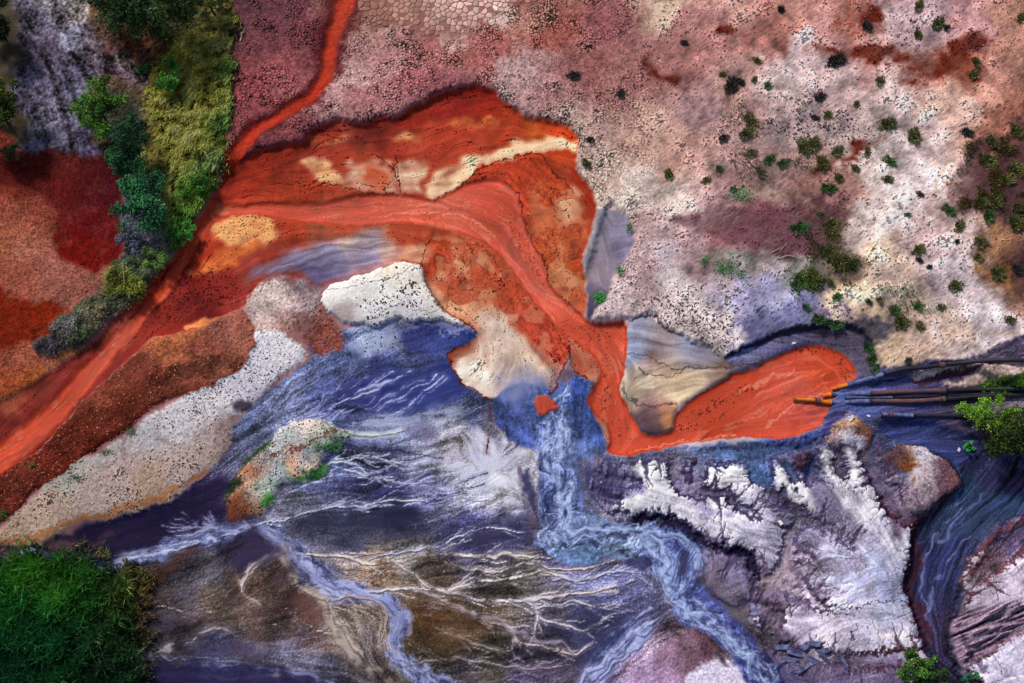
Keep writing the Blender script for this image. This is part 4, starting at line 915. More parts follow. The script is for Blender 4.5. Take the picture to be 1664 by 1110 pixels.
T1, A1, V1, G1 = caps(ZONE, [
    ([(990,742),(1050,738),(1100,732),(1180,738),(1250,735),(1300,722),(1345,700)], 9), ([(1105,735),(1100,765),(1112,795),(1145,800)], [8,9,9,4]), ([(1112,795),(1150,806),(1175,800)], [4,3,2]),
    ([(1232,740),(1236,770),(1240,786)], [16,16,9]), ([(1140,745),(1132,775),(1128,792)], [9,7,4]), ([(1318,725),(1322,760),(1318,788)], [11,8,3]), ([(1282,760),(1286,775)], 4), ([(1362,735),(1364,760),(1368,778)], [6,4,2]),
    ([(1245,800),(1285,812),(1298,838),(1285,866),(1275,900),(1268,935),(1240,948)], [4,9,8,6,7,9,6]), ([(1298,838),(1330,850),(1360,862),(1385,888)], [4,3,2,1]), ([(1275,900),(1310,905),(1335,925)], [5,4,3]), ([(1270,930),(1300,945),(1320,970)], [6,4,3]),
    ([(1410,700),(1412,740),(1436,790),(1452,820),(1476,845)], [14,14,14,12,5]), ([(1500,840),(1496,900),(1486,950),(1500,990),(1520,1040),(1530,1100)], [9,9,8,10,9,9]),
    ([(1030,846),(1060,843),(1092,847),(1125,869),(1148,886),(1180,891),(1205,898),(1228,925),(1236,945)], [3,5,6,6,5,4,5,6,5]), ([(1225,948),(1262,953),(1300,963),(1338,985)], [5,6,6,2]), ([(1215,985),(1260,1000),(1240,1030),(1280,1062),(1330,1066),(1390,1076),(1450,1072),(1500,1060)], [9,6,9,8,7,8,8,7]), ([(960,770),(1000,782),(1040,785)], [6,5,2]), ([(965,800),(1000,808)], [5,2]), ([(985,840),(1020,836)], [6,2]), ([(1180,806),(1196,822),(1230,840)], [2,2,1])], 21)
ZONE2 = [(1545,1120),(1540,1030),(1555,960),(1552,925),(1580,880),(1620,845),(1740,825),(1740,1160),(1560,1160)]
T2, A2, V2, G2 = caps(ZONE2, [([(1630,850),(1612,862),(1578,900),(1553,932),(1564,975),(1545,1020),(1560,1080),(1590,1150)], [5,6,5,6,5,7,7,8]), ([(1640,880),(1620,905),(1595,935),(1580,945)], [16,13,8,3]), ([(1660,870),(1740,860)], 16), ([(1570,1075),(1610,1042),(1664,1015),(1740,985)], [5,4,4,4])], 22)
TT = np.maximum(T1, T2); AA = np.maximum(A1, A2); VV_ = np.maximum(V1, V2)
TTs = blur(TT, .9)
badzone = np.maximum(poly(ZONE, 3, 1, 2), poly(ZONE2, 3, 1, 2))
# how pale the cap is, from traced caps
white = np.zeros((NY, NX), F)
for q in ([(1015,748),(1068,738),(1082,738),(1096,790),(1130,832),(1148,858),(1088,846),(1010,832),(1000,812),(1040,800),(1045,775)], [(1136,758),(1212,762),(1240,796),(1240,832),(1272,850),(1290,880),(1275,908),(1238,905),(1165,872),(1150,848),(1205,825),(1160,792),(1136,785)], [(1148,806),(1168,801),(1182,822),(1180,834),(1156,824)],
          [(1330,735),(1356,735),(1375,785),(1375,730),(1394,730),(1404,785),(1425,800),(1455,870),(1480,845),(1492,850),(1482,940),(1470,955),(1488,985),(1508,1012),(1506,1046),(1400,1068),(1330,1064),(1285,1038),(1268,1008),(1280,985),(1350,970),(1375,960),(1345,945),(1300,930),(1330,890),(1420,885),(1385,845),(1345,790)],
          [(1258,760),(1275,760),(1285,790),(1290,770),(1306,775),(1318,815),(1345,845),(1310,840),(1280,815),(1262,795)], [(1552,938),(1580,898),(1618,850),(1635,862),(1605,895),(1580,930),(1570,960)], [(1560,965),(1610,945),(1640,915),(1740,890),(1740,990),(1600,990)], [(1585,1072),(1664,1028),(1740,1000),(1740,1160),(1600,1160),(1575,1105)], [(1205,998),(1235,1005),(1262,1015),(1255,1035),(1225,1022)], [(1268,950),(1300,960),(1292,985),(1270,978)]):
    white = np.maximum(white, poly(q, 4, 1.5, 3))
t_edge = 4.0 + 1.3 * NG + .7 * teeth2 + .3 * N2
inner = poly([(1290,835),(1340,830),(1390,850),(1420,890),(1420,950),(1380,985),(1300,980),(1285,900)], 10, 2, 6)
streaky = poly([(1150,835),(1230,830),(1285,870),(1275,910),(1200,890)], 8, 2, 6) + poly([(1000,800),(1060,795),(1090,845),(1000,840)], 8, 2, 6)
white *= 1 - inner * (1 - sstep(NG + .7 * L3 + .3 * N4, -.3, .9)) * .9
white *= 1 - np.clip(streaky, 0, 1) * (1 - sstep(L3 + .6 * L2, -1.2, .4)) * .55
ridgeline = np.maximum(line([(1342,744),(1352,775),(1376,802),(1402,840),(1432,870),(1460,900)], [7,8,10,12,14,14], 1.2, 1, 2.5), np.maximum(line([(1382,734),(1384,765),(1396,798)], 5, 1.2, 1, 2), line([(1270,768),(1278,792),(1302,814)], 5, 1.2, 1, 2)))
capm = np.maximum(sstep(TTs, t_edge, t_edge + 2.2), ridgeline) * badzone
white = np.maximum(white, ridgeline)
gul = sstep(blur(AA, .6), 2.7, 4.8) * badzone * (1 - VV_)
GG = np.maximum(G1, G2)
wj, wi = wob(.4, .6, 0)
GG = gather(GG, wj, wi)
g2 = np.maximum(np.maximum(sstep(blur(GG, .6), 3.0, 4.6), sstep(blur(GG, 1.6), 3.3, 4.5)), sstep(blur(GG, 3), 3.5, 4.6)) * badzone * (1 - VV_)
GM *= badzone
capm *= (1 - .6 * g2) * (1 - .88 * GM * (1 - .75 * ridgeline))
flk = np.clip(sstep(TTs, 0.6, 2.0) * (1 - capm), 0, 1) * badzone
plats = capm * white * (1 - .75 * gul)
FLK = cfield('1050,790,4a4268 1150,790,443a5c 1280,820,50466a 1420,830,482c40 1480,900,54303c 1360,900,665878 1320,980,58485f 1600,900,643e4c 1500,1000,542e3c 1200,880,504464 1330,780,4c4470', s=20)
mixin(np.clip(flk * .8, 0, 1), .9 * FLK * (1.05 + .06 * N2 + .10 * L2)[..., None])
CAPC = cfield('1050,760,e4e2ec 1080,820,e2e0ee 1130,850,d4cfe0 1180,775,e6e4f0 1220,820,cfcae0 1260,870,bcb6d2 1270,780,eeeaf4 1345,760,e6e2f0 1400,840,dcd8ea 1450,890,d2cde4 1440,960,aab0d8 1420,920,b0b4da 1390,960,b4b4d8 1440,985,c4c6e4 1400,1000,c8c0dc 1470,1030,c8bed6 1350,1030,c8bcd2 1300,1015,c4b8d2 1600,890,ccc0cc 1640,950,c4b6cc 1640,1080,ccc4e0 1180,1100,d4cae4 1160,820,dcd8e8')
mixin(np.clip(capm * (1 - white) * .5, 0, 1), cfield('1000,800,8c86a4 1300,860,8c86a6 1330,910,9a90ac 1400,1085,8474a0 1300,1080,6c5c80 1420,760,6c6080 1350,1100,70608a 1600,1030,8c7890 1250,980,7c6c84 1360,920,a49cba', s=20) * (1 + .08 * N2 + .1 * L2)[..., None])
mixin(np.clip(capm * white, 0, 1), CAPC * (.95 + .05 * L2 + .08 * NG + .04 * N2 + .05 * L3)[..., None])
mixin(np.clip(gul * (.42 + .3 * (1 - capm)), 0, 1), FLK)
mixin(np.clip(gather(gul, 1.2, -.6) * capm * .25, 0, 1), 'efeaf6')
mixin(plats * ridge(L3 + .3 * NG, .10) * .3, '9a90b0')
mixin(line([(1030,846),(1060,842),(1092,846),(1125,868),(1148,885),(1180,890),(1205,897),(1225,920),(1232,938)], [4,6,7,7,5,5,6,7,5], 1.2, 2, 3) * .85, '241e3c')
for q in ([(1330,985),(1400,985),(1440,975),(1480,980)], [(1340,1000),(1380,995)], [(1390,1020),(1370,1045)]):
    mixin(line(q, 1.4, 1.3, 2, 3.5) * .7, '3c3450')
mixin(line([(1240,962),(1280,972),(1320,985)], [5,7,4], 1.3, 1.5, 2) * .7, '7c6c90')
mixin(poly([(1270,890),(1285,875),(1290,900),(1300,950),(1275,965),(1250,960),(1265,930)], 4, 2, 4) * .6, 'a08c9c')
mixin(poly([(1135,1078),(1180,1075),(1205,1090),(1220,1150),(1110,1150)], 1.5, 1.5, 4), hx('d0c6e2') * (1 + .06 * N2)[..., None])
# rocky strata on the lower right
strat = poly([(1545,1000),(1580,985),(1664,980),(1740,975),(1740,1010),(1664,1030),(1610,1055),(1570,1080),(1548,1060)], 3, 1.5, 3)
SN = noise(26, 3.2, math.radians(22))
mixin(strat * .9, hx('8e788e') * (1 + .22 * SN + .07 * N2)[..., None])
shade_mul(strat * sstep(SN, .8, 1.4), .45)
# brown knolls by the yard
BK = poly([(1437,742),(1458,722),(1480,728),(1505,735),(1540,755),(1562,780),(1546,800),(1512,822),(1482,836),(1466,820),(1468,795),(1475,765),(1445,755)], 1.5, 1.2, 2.2)
BK = crumbly(BK, 4, .13)
mixin(BK, cfield('1455,740,4c3844 1470,755,74462c 1480,765,805030 1500,745,c0b8c8 1500,760,b0a8b4 1520,760,5c4450 1545,780,6a4c50 1490,800,8c7c88 1500,815,846f7c 1480,815,7c6c7c 1530,790,644852', s=8, c=2, m=2) * (1 + .1 * N2)[..., None])
for a in np.linspace(3.4, 6.0, 12):
    l = rng.uniform(22, 52)
    silt([(1487, 767), (1487 + l * .5 * math.cos(a) + rng.uniform(-3, 3), 767 - l * .5 * math.sin(a)), (1487 + l * math.cos(a), 767 - l * math.sin(a))], [1.6, 1.1, .5], 'c0b4c4', rng.uniform(.4, .75), f=.6, m=1.5)
K1 = poly([(1338,712),(1350,698),(1372,688),(1385,678),(1402,685),(1418,702),(1412,722),(1395,728),(1368,722),(1350,728),(1340,722)], 1.4, 1.2, 2)
K1 = crumbly(K1, 3, .13)
mixin(K1, cfield('1360,700,8a6c60 1385,685,b08c6c 1400,700,704c40 1408,712,60404a 1370,715,c4c0d0 1385,720,b4b0c4 1350,715,7c6870', s=8, c=2, m=2) * (1 + .1 * N2)[..., None])
K2 = poly([(1290,745),(1305,733),(1322,735),(1318,752),(1300,765),(1290,760)], 1.2, 1, 1.5)
mixin(K2, hx('4c3a4c') * (1 + .15 * N2)[..., None])
K3 = poly([(1642,772),(1655,760),(1740,745),(1740,800),(1665,798),(1650,790)], 1.5, 1, 2)
mixin(K3, hx('70422c') * (1 + .14 * L2)[..., None])
# dark river
rivm = poly(RIVER, 1.8, 1.2, 2.5)
mixin(rivm * .92, .80 * cfield('1480,700,3c4684 1560,710,343a70 1600,740,2e3264 1540,840,2c3c60 1560,800,30486c 1580,860,34466a 1520,930,2a3060 1510,960,30325e 1500,1000,342850 1530,1040,382c50 1540,1080,2c2444 1640,780,34305a 1640,820,30446a 1560,900,262c58') * (1 + .14 * L2 + .12 * L3 + .08 * L1)[..., None])
mixin(np.clip(rivm * ridge(L3, .10) * .35, 0, 1), '6870ac')
for q in ([(1570,820),(1530,860),(1510,900),(1500,950),(1512,1000),(1520,1040)], [(1600,800),(1560,840),(1530,880)], [(1585,865),(1545,915),(1520,955),(1510,1000)], [(1555,745),(1565,790),(1558,825)]):
    silt(q, np.linspace(1.2, 3.5, len(q)), '7480b8', .5, m=4)
mixin(line([(1485,860),(1492,900),(1482,940),(1475,960),(1488,985),(1506,1010),(1512,1045)], [10,13,12,11,10,10,9], 1.4, 1.5, 2.5) * .7 * (1 - plats), '40202c')
mixin(line([(1600,1090),(1575,1060),(1562,1030)], 4, 1.3, 1.5, 2) * .5, '40304c')
mixin(poly([(1020,1100),(1060,1060),(1110,1030),(1140,1022),(1160,1045),(1160,1070),(1120,1100),(1080,1160),(1010,1160)], 2, 1.5, 3) * .85, cfield('1100,1060,987894 1140,1040,704e60 1050,1095,a084a8 1120,1040,8c6c80 1155,1055,60404e') * (1 + .08 * N2 + .08 * NG)[..., None])

# ---------------------------------------------------------------- relief (metres)
def bl(m_, *s_):
    return sum(blur(m_, k) for k in s_) / len(s_)
UU = (JJ * D + X0); VV = (II * D + Y0)
H = 0.25 * noise(90) * 0.4
H = H.astype(F)
H += 0.9 * bl(northm, 2.0, 9.0, 30)                         # plateau above the fan, a clear bank
H += right * northm * (0.35 + 0.12 * NF)
H += bl(leftm, 3, 20) * 0.35 - bl(lob, 8, 20) * 0.35
H += bl(STRIPM, 7, 22) * 0.5
H -= bl(fanm, 1.6, 5) * 0.18 + bl(slm, 1.3, 3.5) * 0.22
H -= bl(runm, 2, 5) * 0.30
H += bl(wbm, 2, 12, 20) * 0.9
H += bl(pebm, 3, 10, 20) * 0.5
H += bl(moundm, 4, 10, 24) * .7 + moundm * (0.02 * N4 + 0.010 * N2)
H += bl(isl, 3, 9) * 0.5
H += bl(greym, 3, 10) * 0.1 + bl(wedgem, 2.5, 12) * 0.35
H -= bl(creekm, 6, 14) * 0.15
H -= bl(rivm, 3, 10) * 0.7
TTc = np.minimum(TT, 30)
H += badzone * (.24 * (1 - np.exp(-blur(TTc, 1.6) / 5.0)) + .36 * (1 - np.exp(-blur(TTc, 4) / 16.0)) - .05 * gul - .06 * blur(g2, .8) - .12 * blur(GM, .9) + .15 * blur(ridgeline, 2))
H -= line([(1030,848),(1092,848),(1125,870),(1148,886),(1205,899),(1230,935)], 6, 1.5, 2, 3) * 0.2
H += bl(BK, 4, 10) * 0.5 + bl(K1, 3, 8) * 0.6 + bl(K2, 2, 5) * 0.6 + bl(K3, 3, 8) * 0.5 + (BK + K1) * .06 * NG
H += bl(line([(1020,575),(1060,560),(1110,580),(1170,592)], [10,14,12,6], 1.5), 4) * .15
H += bl(rimm, 2, 7) * 0.28
H += bl(poly(YP, 2), 2, 5) * .3
H += strat * 0.10 * SN
H += bl(REDISLE, 2) * .15
# deposits of the fan have edges of a few centimetres; silt streaks stand out finely
H += fanm * (1 - slm) * (0.008 * L3 + 0.05 * blur(NG, 3) + 0.002 * L2 + .004 * N2)
H += flowamp * (1 - plats) * (0.014 * L4 + 0.014 * L3 + 0.006 * L2 + 0.002 * L1)
H += cband * (0.010 * cL3 + .016 * foil + .006 * foil2)
H += slm * (0.005 * L3)
H -= northm * (0.022 * crk_small + 0.04 * pock)
H += slope * (0.008 * DG + 0.010 * N4 + 0.004 * N2 + 0.06 * blur(NG, 4)) + crumb * 0.045 - cavity * .05
H += flank * northm * (0.010 * N2 + 0.04 * blur(NG, 2))
H += leftm * (0.007 * N2 + .04 * blur(NG, 3)) + CLEAR * (.012 * N4 + .005 * N2) + STRIPM * (.05 * N4 + .05 * NG)
H += crumb2 * 0.05 + pebm * .008 * N2 + patch * (.015 * N4 + .006 * N2)
H += plats * (0.03 * blur(NG, 2) + 0.008 * L2)
H = H.astype(F)
COL = COL.astype(F)
for ch in range(3):                 # crisper soil boundaries
    c_ = COL[..., ch]
    COL[..., ch] = c_ + (0.6 - .3 * northm) * (c_ - blur(c_, 1.6)) + 0.20 * (c_ - blur(c_, 9)) + .05 * (c_ - blur(c_, 40)) * southm
COL = np.clip(COL, 0.02, 0.95)
# ---------------------------------------------------------------- materials
def lin(c):
    c = np.asarray(c, float)
    return np.where(c <= 0.04045, c / 12.92, ((c + 0.055) / 1.055) ** 2.4)
GAIN = 0.92                         # picture tone -> soil reflectance
def alb(h):
    return tuple(np.clip(lin(hx(h)) * GAIN, 0.004, 0.85))

def new_mat(name):
    m = bpy.data.materials.new(name); m.use_nodes = True
    nt = m.node_tree
    return m, nt, nt.nodes['Principled BSDF']

def soil_mat(name, rough=0.95, spec=0.02, grain=0.12, bump=0.3, scale=9.0, bdist=0.05):
    """soil colour from the survey, with fine grain, pores and relief added"""
    m, nt, bs = new_mat(name)
    N, L = nt.nodes, nt.links
    at = N.new('ShaderNodeAttribute'); at.attribute_name = 'soil'
    tc = N.new('ShaderNodeNewGeometry')
    n1 = N.new('ShaderNodeTexNoise'); n1.inputs['Scale'].default_value = scale; n1.inputs['Detail'].default_value = 6; n1.inputs['Roughness'].default_value = 0.7
    L.new(tc.outputs['Position'], n1.inputs['Vector'])
    n2 = N.new('ShaderNodeTexNoise'); n2.inputs['Scale'].default_value = 1.7; n2.inputs['Detail'].default_value = 5
    L.new(tc.outputs['Position'], n2.inputs['Vector'])
    mr = N.new('ShaderNodeMapRange'); mr.inputs[1].default_value = 0.3; mr.inputs[2].default_value = 0.7
    mr.inputs[3].default_value = 1 - grain; mr.inputs[4].default_value = 1 + grain
    L.new(n1.outputs['Fac'], mr.inputs[0])
    mr2 = N.new('ShaderNodeMapRange'); mr2.inputs[1].default_value = 0.3; mr2.inputs[2].default_value = 0.7
    mr2.inputs[3].default_value = 1 - grain * .4; mr2.inputs[4].default_value = 1 + grain * .4
    L.new(n2.outputs['Fac'], mr2.inputs[0])
    mu = N.new('ShaderNodeMath'); mu.operation = 'MULTIPLY'
    L.new(mr.outputs[0], mu.inputs[0]); L.new(mr2.outputs[0], mu.inputs[1])
    vm = N.new('ShaderNodeVectorMath'); vm.operation = 'SCALE'
    L.new(at.outputs['Color'], vm.inputs[0]); L.new(mu.outputs[0], vm.inputs['Scale'])
    L.new(vm.outputs[0], bs.inputs['Base Color'])
    bs.inputs['Roughness'].default_value = rough
    bs.inputs['Specular IOR Level'].default_value = spec
    if bump:
        bp = N.new('ShaderNodeBump'); bp.inputs['Strength'].default_value = bump; bp.inputs['Distance'].default_value = bdist
        L.new(n1.outputs['Fac'], bp.inputs['Height']); L.new(bp.outputs[0], bs.inputs['Normal'])
    return m

def plain_mat(name, h, rough=0.8, spec=0.3, var=0.25, scale=6.0, h2=None, bump=0.3):
    m, nt, bs = new_mat(name)
    N, L = nt.nodes, nt.links
    tc = N.new('ShaderNodeNewGeometry')
    n1 = N.new('ShaderNodeTexNoise'); n1.inputs['Scale'].default_value = scale; n1.inputs['Detail'].default_value = 6
    L.new(tc.outputs['Position'], n1.inputs['Vector'])
    cr = N.new('ShaderNodeValToRGB')
    a = np.array(alb(h)); b = np.array(alb(h2)) if h2 else a * (1 + var); a = a if h2 else a * (1 - var)
    cr.color_ramp.elements[0].position = 0.35; cr.color_ramp.elements[1].position = 0.65
    cr.color_ramp.elements[0].color = (*a, 1); cr.color_ramp.elements[1].color = (*b, 1)
    L.new(n1.outputs['Fac'], cr.inputs[0]); L.new(cr.outputs[0], bs.inputs['Base Color'])
    bs.inputs['Roughness'].default_value = rough; bs.inputs['Specular IOR Level'].default_value = spec
    if bump:
        bp = N.new('ShaderNodeBump'); bp.inputs['Strength'].default_value = bump; bp.inputs['Distance'].default_value = 0.03
        L.new(n1.outputs['Fac'], bp.inputs['Height']); L.new(bp.outputs[0], bs.inputs['Normal'])
    return m

def leaf_mat(name, rough=0.7, trans=0.25):
    """leaf and blade colours are stored leaf by leaf"""
    m, nt, bs = new_mat(name)
    N, L = nt.nodes, nt.links
    at = N.new('ShaderNodeAttribute'); at.attribute_name = 'leaf'
    L.new(at.outputs['Color'], bs.inputs['Base Color'])
    bs.inputs['Roughness'].default_value = rough; bs.inputs['Specular IOR Level'].default_value = 0.2
    tr = N.new('ShaderNodeBsdfTranslucent'); L.new(at.outputs['Color'], tr.inputs['Color'])
    mx = N.new('ShaderNodeMixShader'); mx.inputs[0].default_value = trans
    L.new(bs.outputs[0], mx.inputs[1]); L.new(tr.outputs[0], mx.inputs[2])
    L.new(mx.outputs[0], N['Material Output'].inputs['Surface'])
    return m

M = dict(
    soil=soil_mat('soil'), wet=soil_mat('wet_slurry', 0.55, 0.12, 0.05, 0.25, 5.0, 0.03), mud=soil_mat('drying_mud', 0.85, 0.03, 0.10, 0.4, 7.0),
    silt=soil_mat('silt', 0.85, 0.03, 0.12, 0.4, 10.0), creek=soil_mat('wet_silt', 0.65, 0.08, 0.10, 0.4, 8.0), clay=soil_mat('clay', 0.95, 0.02, 0.10, 0.5, 10.0), clod=soil_mat('clods', 1.0, 0.02, 0.22, 0.6, 7.0, 0.10),
    leaf=leaf_mat('leaves'), blade=leaf_mat('blades', 0.8, 0.2), bark=plain_mat('bark', '4a3c30', 0.9, 0.1, 0.3), deadwood=plain_mat('bleached_wood', 'b8aca0', 0.9, 0.1, 0.25),
    pipe=plain_mat('black_pipe', '262434', 0.55, 0.4, 0.35, 3.0, '16161f'), rust=plain_mat('rusty_pipe', '7a5048', 0.85, 0.2, 0.3, 3.0, '4c4458'), caked=plain_mat('ochre_crust', 'd88428', 0.8, 0.2, 0.3, 3.0, 'c05c24'), silted=plain_mat('silted_pipe', '6c78a8', 0.8, 0.2, 0.3, 3.0, '4a4c74'),
    slab=plain_mat('slab_rock', '7078a0', 0.9, 0.05, 0.3, 2.0, '46466a'), stone=plain_mat('pale_stone', 'd8d4dc', 0.9, 0.1, 0.15, 5.0), clodbit=plain_mat('dark_clod', '3a2a2c', 1.0, 0.05, 0.4, 2.0),
)

# ---------------------------------------------------------------- ground sheet, cut into its kinds of ground
coll = scene.collection
def link(o, parent=None):
    coll.objects.link(o)
    if parent is not None: o.parent = parent
    return o
def tag(o, label=None, cat=None, group=None, kind=None):
    if label: o['label'] = label
    if cat: o['category'] = cat
    if group: o['group'] = group
    if kind: o['kind'] = kind
    return o
def raw_mesh(name, co, faces_flat, counts, mat, smooth=False):
    me = bpy.data.meshes.new(name)
    co = np.ascontiguousarray(co, np.float32); f = np.ascontiguousarray(faces_flat, np.int32); counts = np.asarray(counts, np.int32)
    me.vertices.add(len(co)); me.vertices.foreach_set('co', co.ravel())
    me.loops.add(len(f)); me.loops.foreach_set('vertex_index', f)
    me.polygons.add(len(counts))
    st = np.zeros(len(counts), np.int32); st[1:] = np.cumsum(counts)[:-1]
    me.polygons.foreach_set('loop_start', st)
    if smooth: me.polygons.foreach_set('use_smooth', np.ones(len(counts), bool))
    me.materials.append(mat)
    me.update(calc_edges=True)
    return me
def set_col(me, name, rgb, domain='POINT'):
    a = me.attributes.new(name, 'FLOAT_COLOR', domain)
    c = np.ones((len(rgb), 4), np.float32); c[:, :3] = rgb
    a.data.foreach_set('color', c.ravel())

grow = np.concatenate([0.4 * np.arange(1, 31), 12.0 + np.cumsum(0.6 * 1.35 ** np.arange(18))])   # past the surveyed field the ground goes on, coarser and coarser
gx = np.concatenate([XS[0] - grow[::-1], XS, XS[-1] + grow]); gy = np.concatenate([YS[0] - grow[::-1], YS, YS[-1] + grow])
ng = len(grow); GW, GH = len(gx), len(gy)
def fold(v, o, n):
    k = np.round((v - o) / D).astype(int)
    k = np.where(k < 0, -k, k); k = np.where(k > n - 1, 2 * (n - 1) - k, k)
    return np.clip(k, 0, n - 1)
ij = fold(gx, X0, NX); ii = fold(gy, Y0, NY)
LINCOL = np.clip(lin(COL) * GAIN, 0.004, 0.85).astype(F)
gz = H[ii][:, ij]
gc = LINCOL[ii][:, ij].copy()
far = np.maximum(np.maximum(XS[0] - gx, gx - XS[-1]), 0)[None, :] + np.maximum(np.maximum(YS[0] - gy, gy - YS[-1]), 0)[:, None]
kf = np.clip((far - 6) / 12, 0, 1)[..., None]
side_tone = np.array(alb('8c7474'))
gc = gc * (1 - kf) + side_tone * kf
gz = gz * (1 - kf[..., 0]) + 0.4 * kf[..., 0]
GX, GY = np.meshgrid(gx, gy)
gco = np.stack([GX, GY, gz], -1).reshape(-1, 3).astype(F)
gcol = gc.reshape(-1, 3)
dzy = np.gradient(gz, axis=0) / np.gradient(gy)[:, None]; dzx = np.gradient(gz, axis=1) / np.gradient(gx)[None, :]
gn = np.stack([-dzx, -dzy, np.ones_like(dzx)], -1); gn /= np.linalg.norm(gn, axis=-1, keepdims=True)
gn = gn.reshape(-1, 3).astype(F)

lab = np.zeros((NY, NX), np.int8)
lab[southm > .5] = 1
lab[fanm > .5] = 2
lab[patch > .5] = 8
lab[pebm > .5] = 8
lab[wbm > .5] = 8
lab[moundm > .5] = 7
lab[badzone > .5] = 6
lab[creekm > .5] = 4
lab[rivm > .5] = 5
lab[(BK > .5) | (K1 > .5) | (K2 > .5) | (K3 > .5)] = 6
lab[(wedgem > .5) | (greym > .5)] = 1
lab[runm > .5] = 9
lab[slm > .5] = 3
poolx = P([(1050, 700)])[0, 0]
lab[(slm > .5) & (JJ > poolx)] = 10
fl_ = lab[ii][:, ij][:-1, :-1].copy()
fl_[(far > 0)[:-1, :-1] | (far > 0)[1:, 1:]] = 0
flat = fl_.ravel()
fi_, fj_ = np.divmod(np.arange((GH - 1) * (GW - 1)), GW - 1)
v0 = (fi_ * GW + fj_).astype(np.int32)
quads = np.stack([v0, v0 + 1, v0 + GW + 1, v0 + GW], 1)
KINDS_ = {0: ('ground', 'soil', 'pink and white stony ground with red stains and small tussocks'), 1: ('silt_flat', 'silt', 'blue, violet and brown silt flats streaked by old flows'), 2: ('mud_flat', 'mud', 'drying red and peach mud around the orange slurry'),
          3: ('slurry_stream', 'wet', 'bright orange slurry stream winding across the middle'), 4: ('creek', 'creek', 'blue braided creek running to the bottom edge'), 5: ('river_bed', 'creek', 'dark indigo channel on the lower right'),
          6: ('badlands', 'clay', 'white fretted clay ridges with dark gullies'), 7: ('soil_mound', 'clod', 'long mound of crumbly red brown soil'), 8: ('clay_bank', 'clay', 'white pebbly clay bank beside the blue silt'),
          9: ('red_rivulet', 'mud', 'narrow red rivulet coming from the top edge'), 10: ('slurry_pool', 'wet', 'round ended orange slurry pool below the pipes')}
STRUCT = {}
for k, (nm, mt, lb) in KINDS_.items():
    sel = quads[flat == k]
    if not len(sel): continue
    used = np.zeros(len(gco), bool); used[sel.ravel()] = True
    remap = np.cumsum(used, dtype=np.int32) - 1
    me = raw_mesh(nm, gco[used], remap[sel.ravel()], np.full(len(sel), 4), M[mt], True)
    set_col(me, 'soil', gcol[used])
    me.normals_split_custom_set_from_vertices(gn[used])
    o = link(bpy.data.objects.new(nm, me))
    tag(o, lb, None, None, 'structure')
    STRUCT[nm] = o

def hgt(x, y):
    j = np.clip((np.asarray(x, float) - X0) / D, 0, NX - 1.01); i = np.clip((np.asarray(y, float) - Y0) / D, 0, NY - 1.01)
    return sample(H, j, i)
def spot(u, v):
    """where the line of sight to a survey point meets the ground"""
    z = 0.0
    for _ in range(4):
        x, y = px2w(u, v, z); z = hgt(x, y)
    return float(x), float(y), float(z)
def spots(u, v):
    z = np.zeros(len(u))
    for _ in range(4):
        x, y = px2w(u, v, z); z = hgt(x, y)
    return np.stack([x, y, z], 1)
# ---------------------------------------------------------------- plants
R = random.Random(5)
def tube(pts, rad, sides=7, cap=True):
    """swept tube: returns vertices, flat face list, counts"""
    p = np.asarray(pts, float); n = len(p)
    rad = np.full(n, rad) if np.isscalar(rad) else np.asarray(rad, float)
    t = np.gradient(p, axis=0); t /= np.linalg.norm(t, axis=1, keepdims=True) + 1e-9
    up = np.where(np.abs(t[:, 2:3]) > 0.9, np.array([[1.0, 0, 0]]), np.array([[0, 0, 1.0]]))
    a = np.cross(t, up); a /= np.linalg.norm(a, axis=1, keepdims=True); b = np.cross(t, a)
    an = np.linspace(0, 2 * math.pi, sides, endpoint=False)
    co = (p[:, None] + rad[:, None, None] * (np.cos(an)[None, :, None] * a[:, None] + np.sin(an)[None, :, None] * b[:, None])).reshape(-1, 3)
    f, c = [], []
    for i in range(n - 1):
        for k in range(sides):
            k2 = (k + 1) % sides
            f += [i * sides + k, i * sides + k2, (i + 1) * sides + k2, (i + 1) * sides + k]; c.append(4)
    if cap:
        f += list(range(sides)); c.append(sides)
        f += [(n - 1) * sides + k for k in reversed(range(sides))]; c.append(sides)
    return co, f, c
def join(parts):
    co, f, c, o = [], [], [], 0
    for a, b, d in parts:
        co.append(a); f += [k + o for k in b]; c += list(d); o += len(a)
    return np.vstack(co), f, c
def mesh_obj(name, parts, mat, parent=None, smooth=True):
    co, f, c = join(parts)
    return link(bpy.data.objects.new(name, raw_mesh(name, co, f, c, mat, smooth)), parent)
def empty(name, loc, rz=0.0, sc=1.0):
    o = bpy.data.objects.new(name, None); o.empty_display_size = 0.3
    o.location = loc; o.rotation_euler = (0, 0, rz); o.scale = (sc, sc, sc)
    return link(o)

def tones(n, cols, g, spread=0.25, top=None):
    """leaf colours: mixes of the given hex tones, with per-leaf scatter"""
    c = np.array([alb(h) for h in cols]) * 1.9
    k = g.integers(0, len(c), n)
    out = c[k] * (1 + spread * g.standard_normal((n, 1))).clip(0.35, 1.9)
    return np.clip(out, 0.003, 0.6)

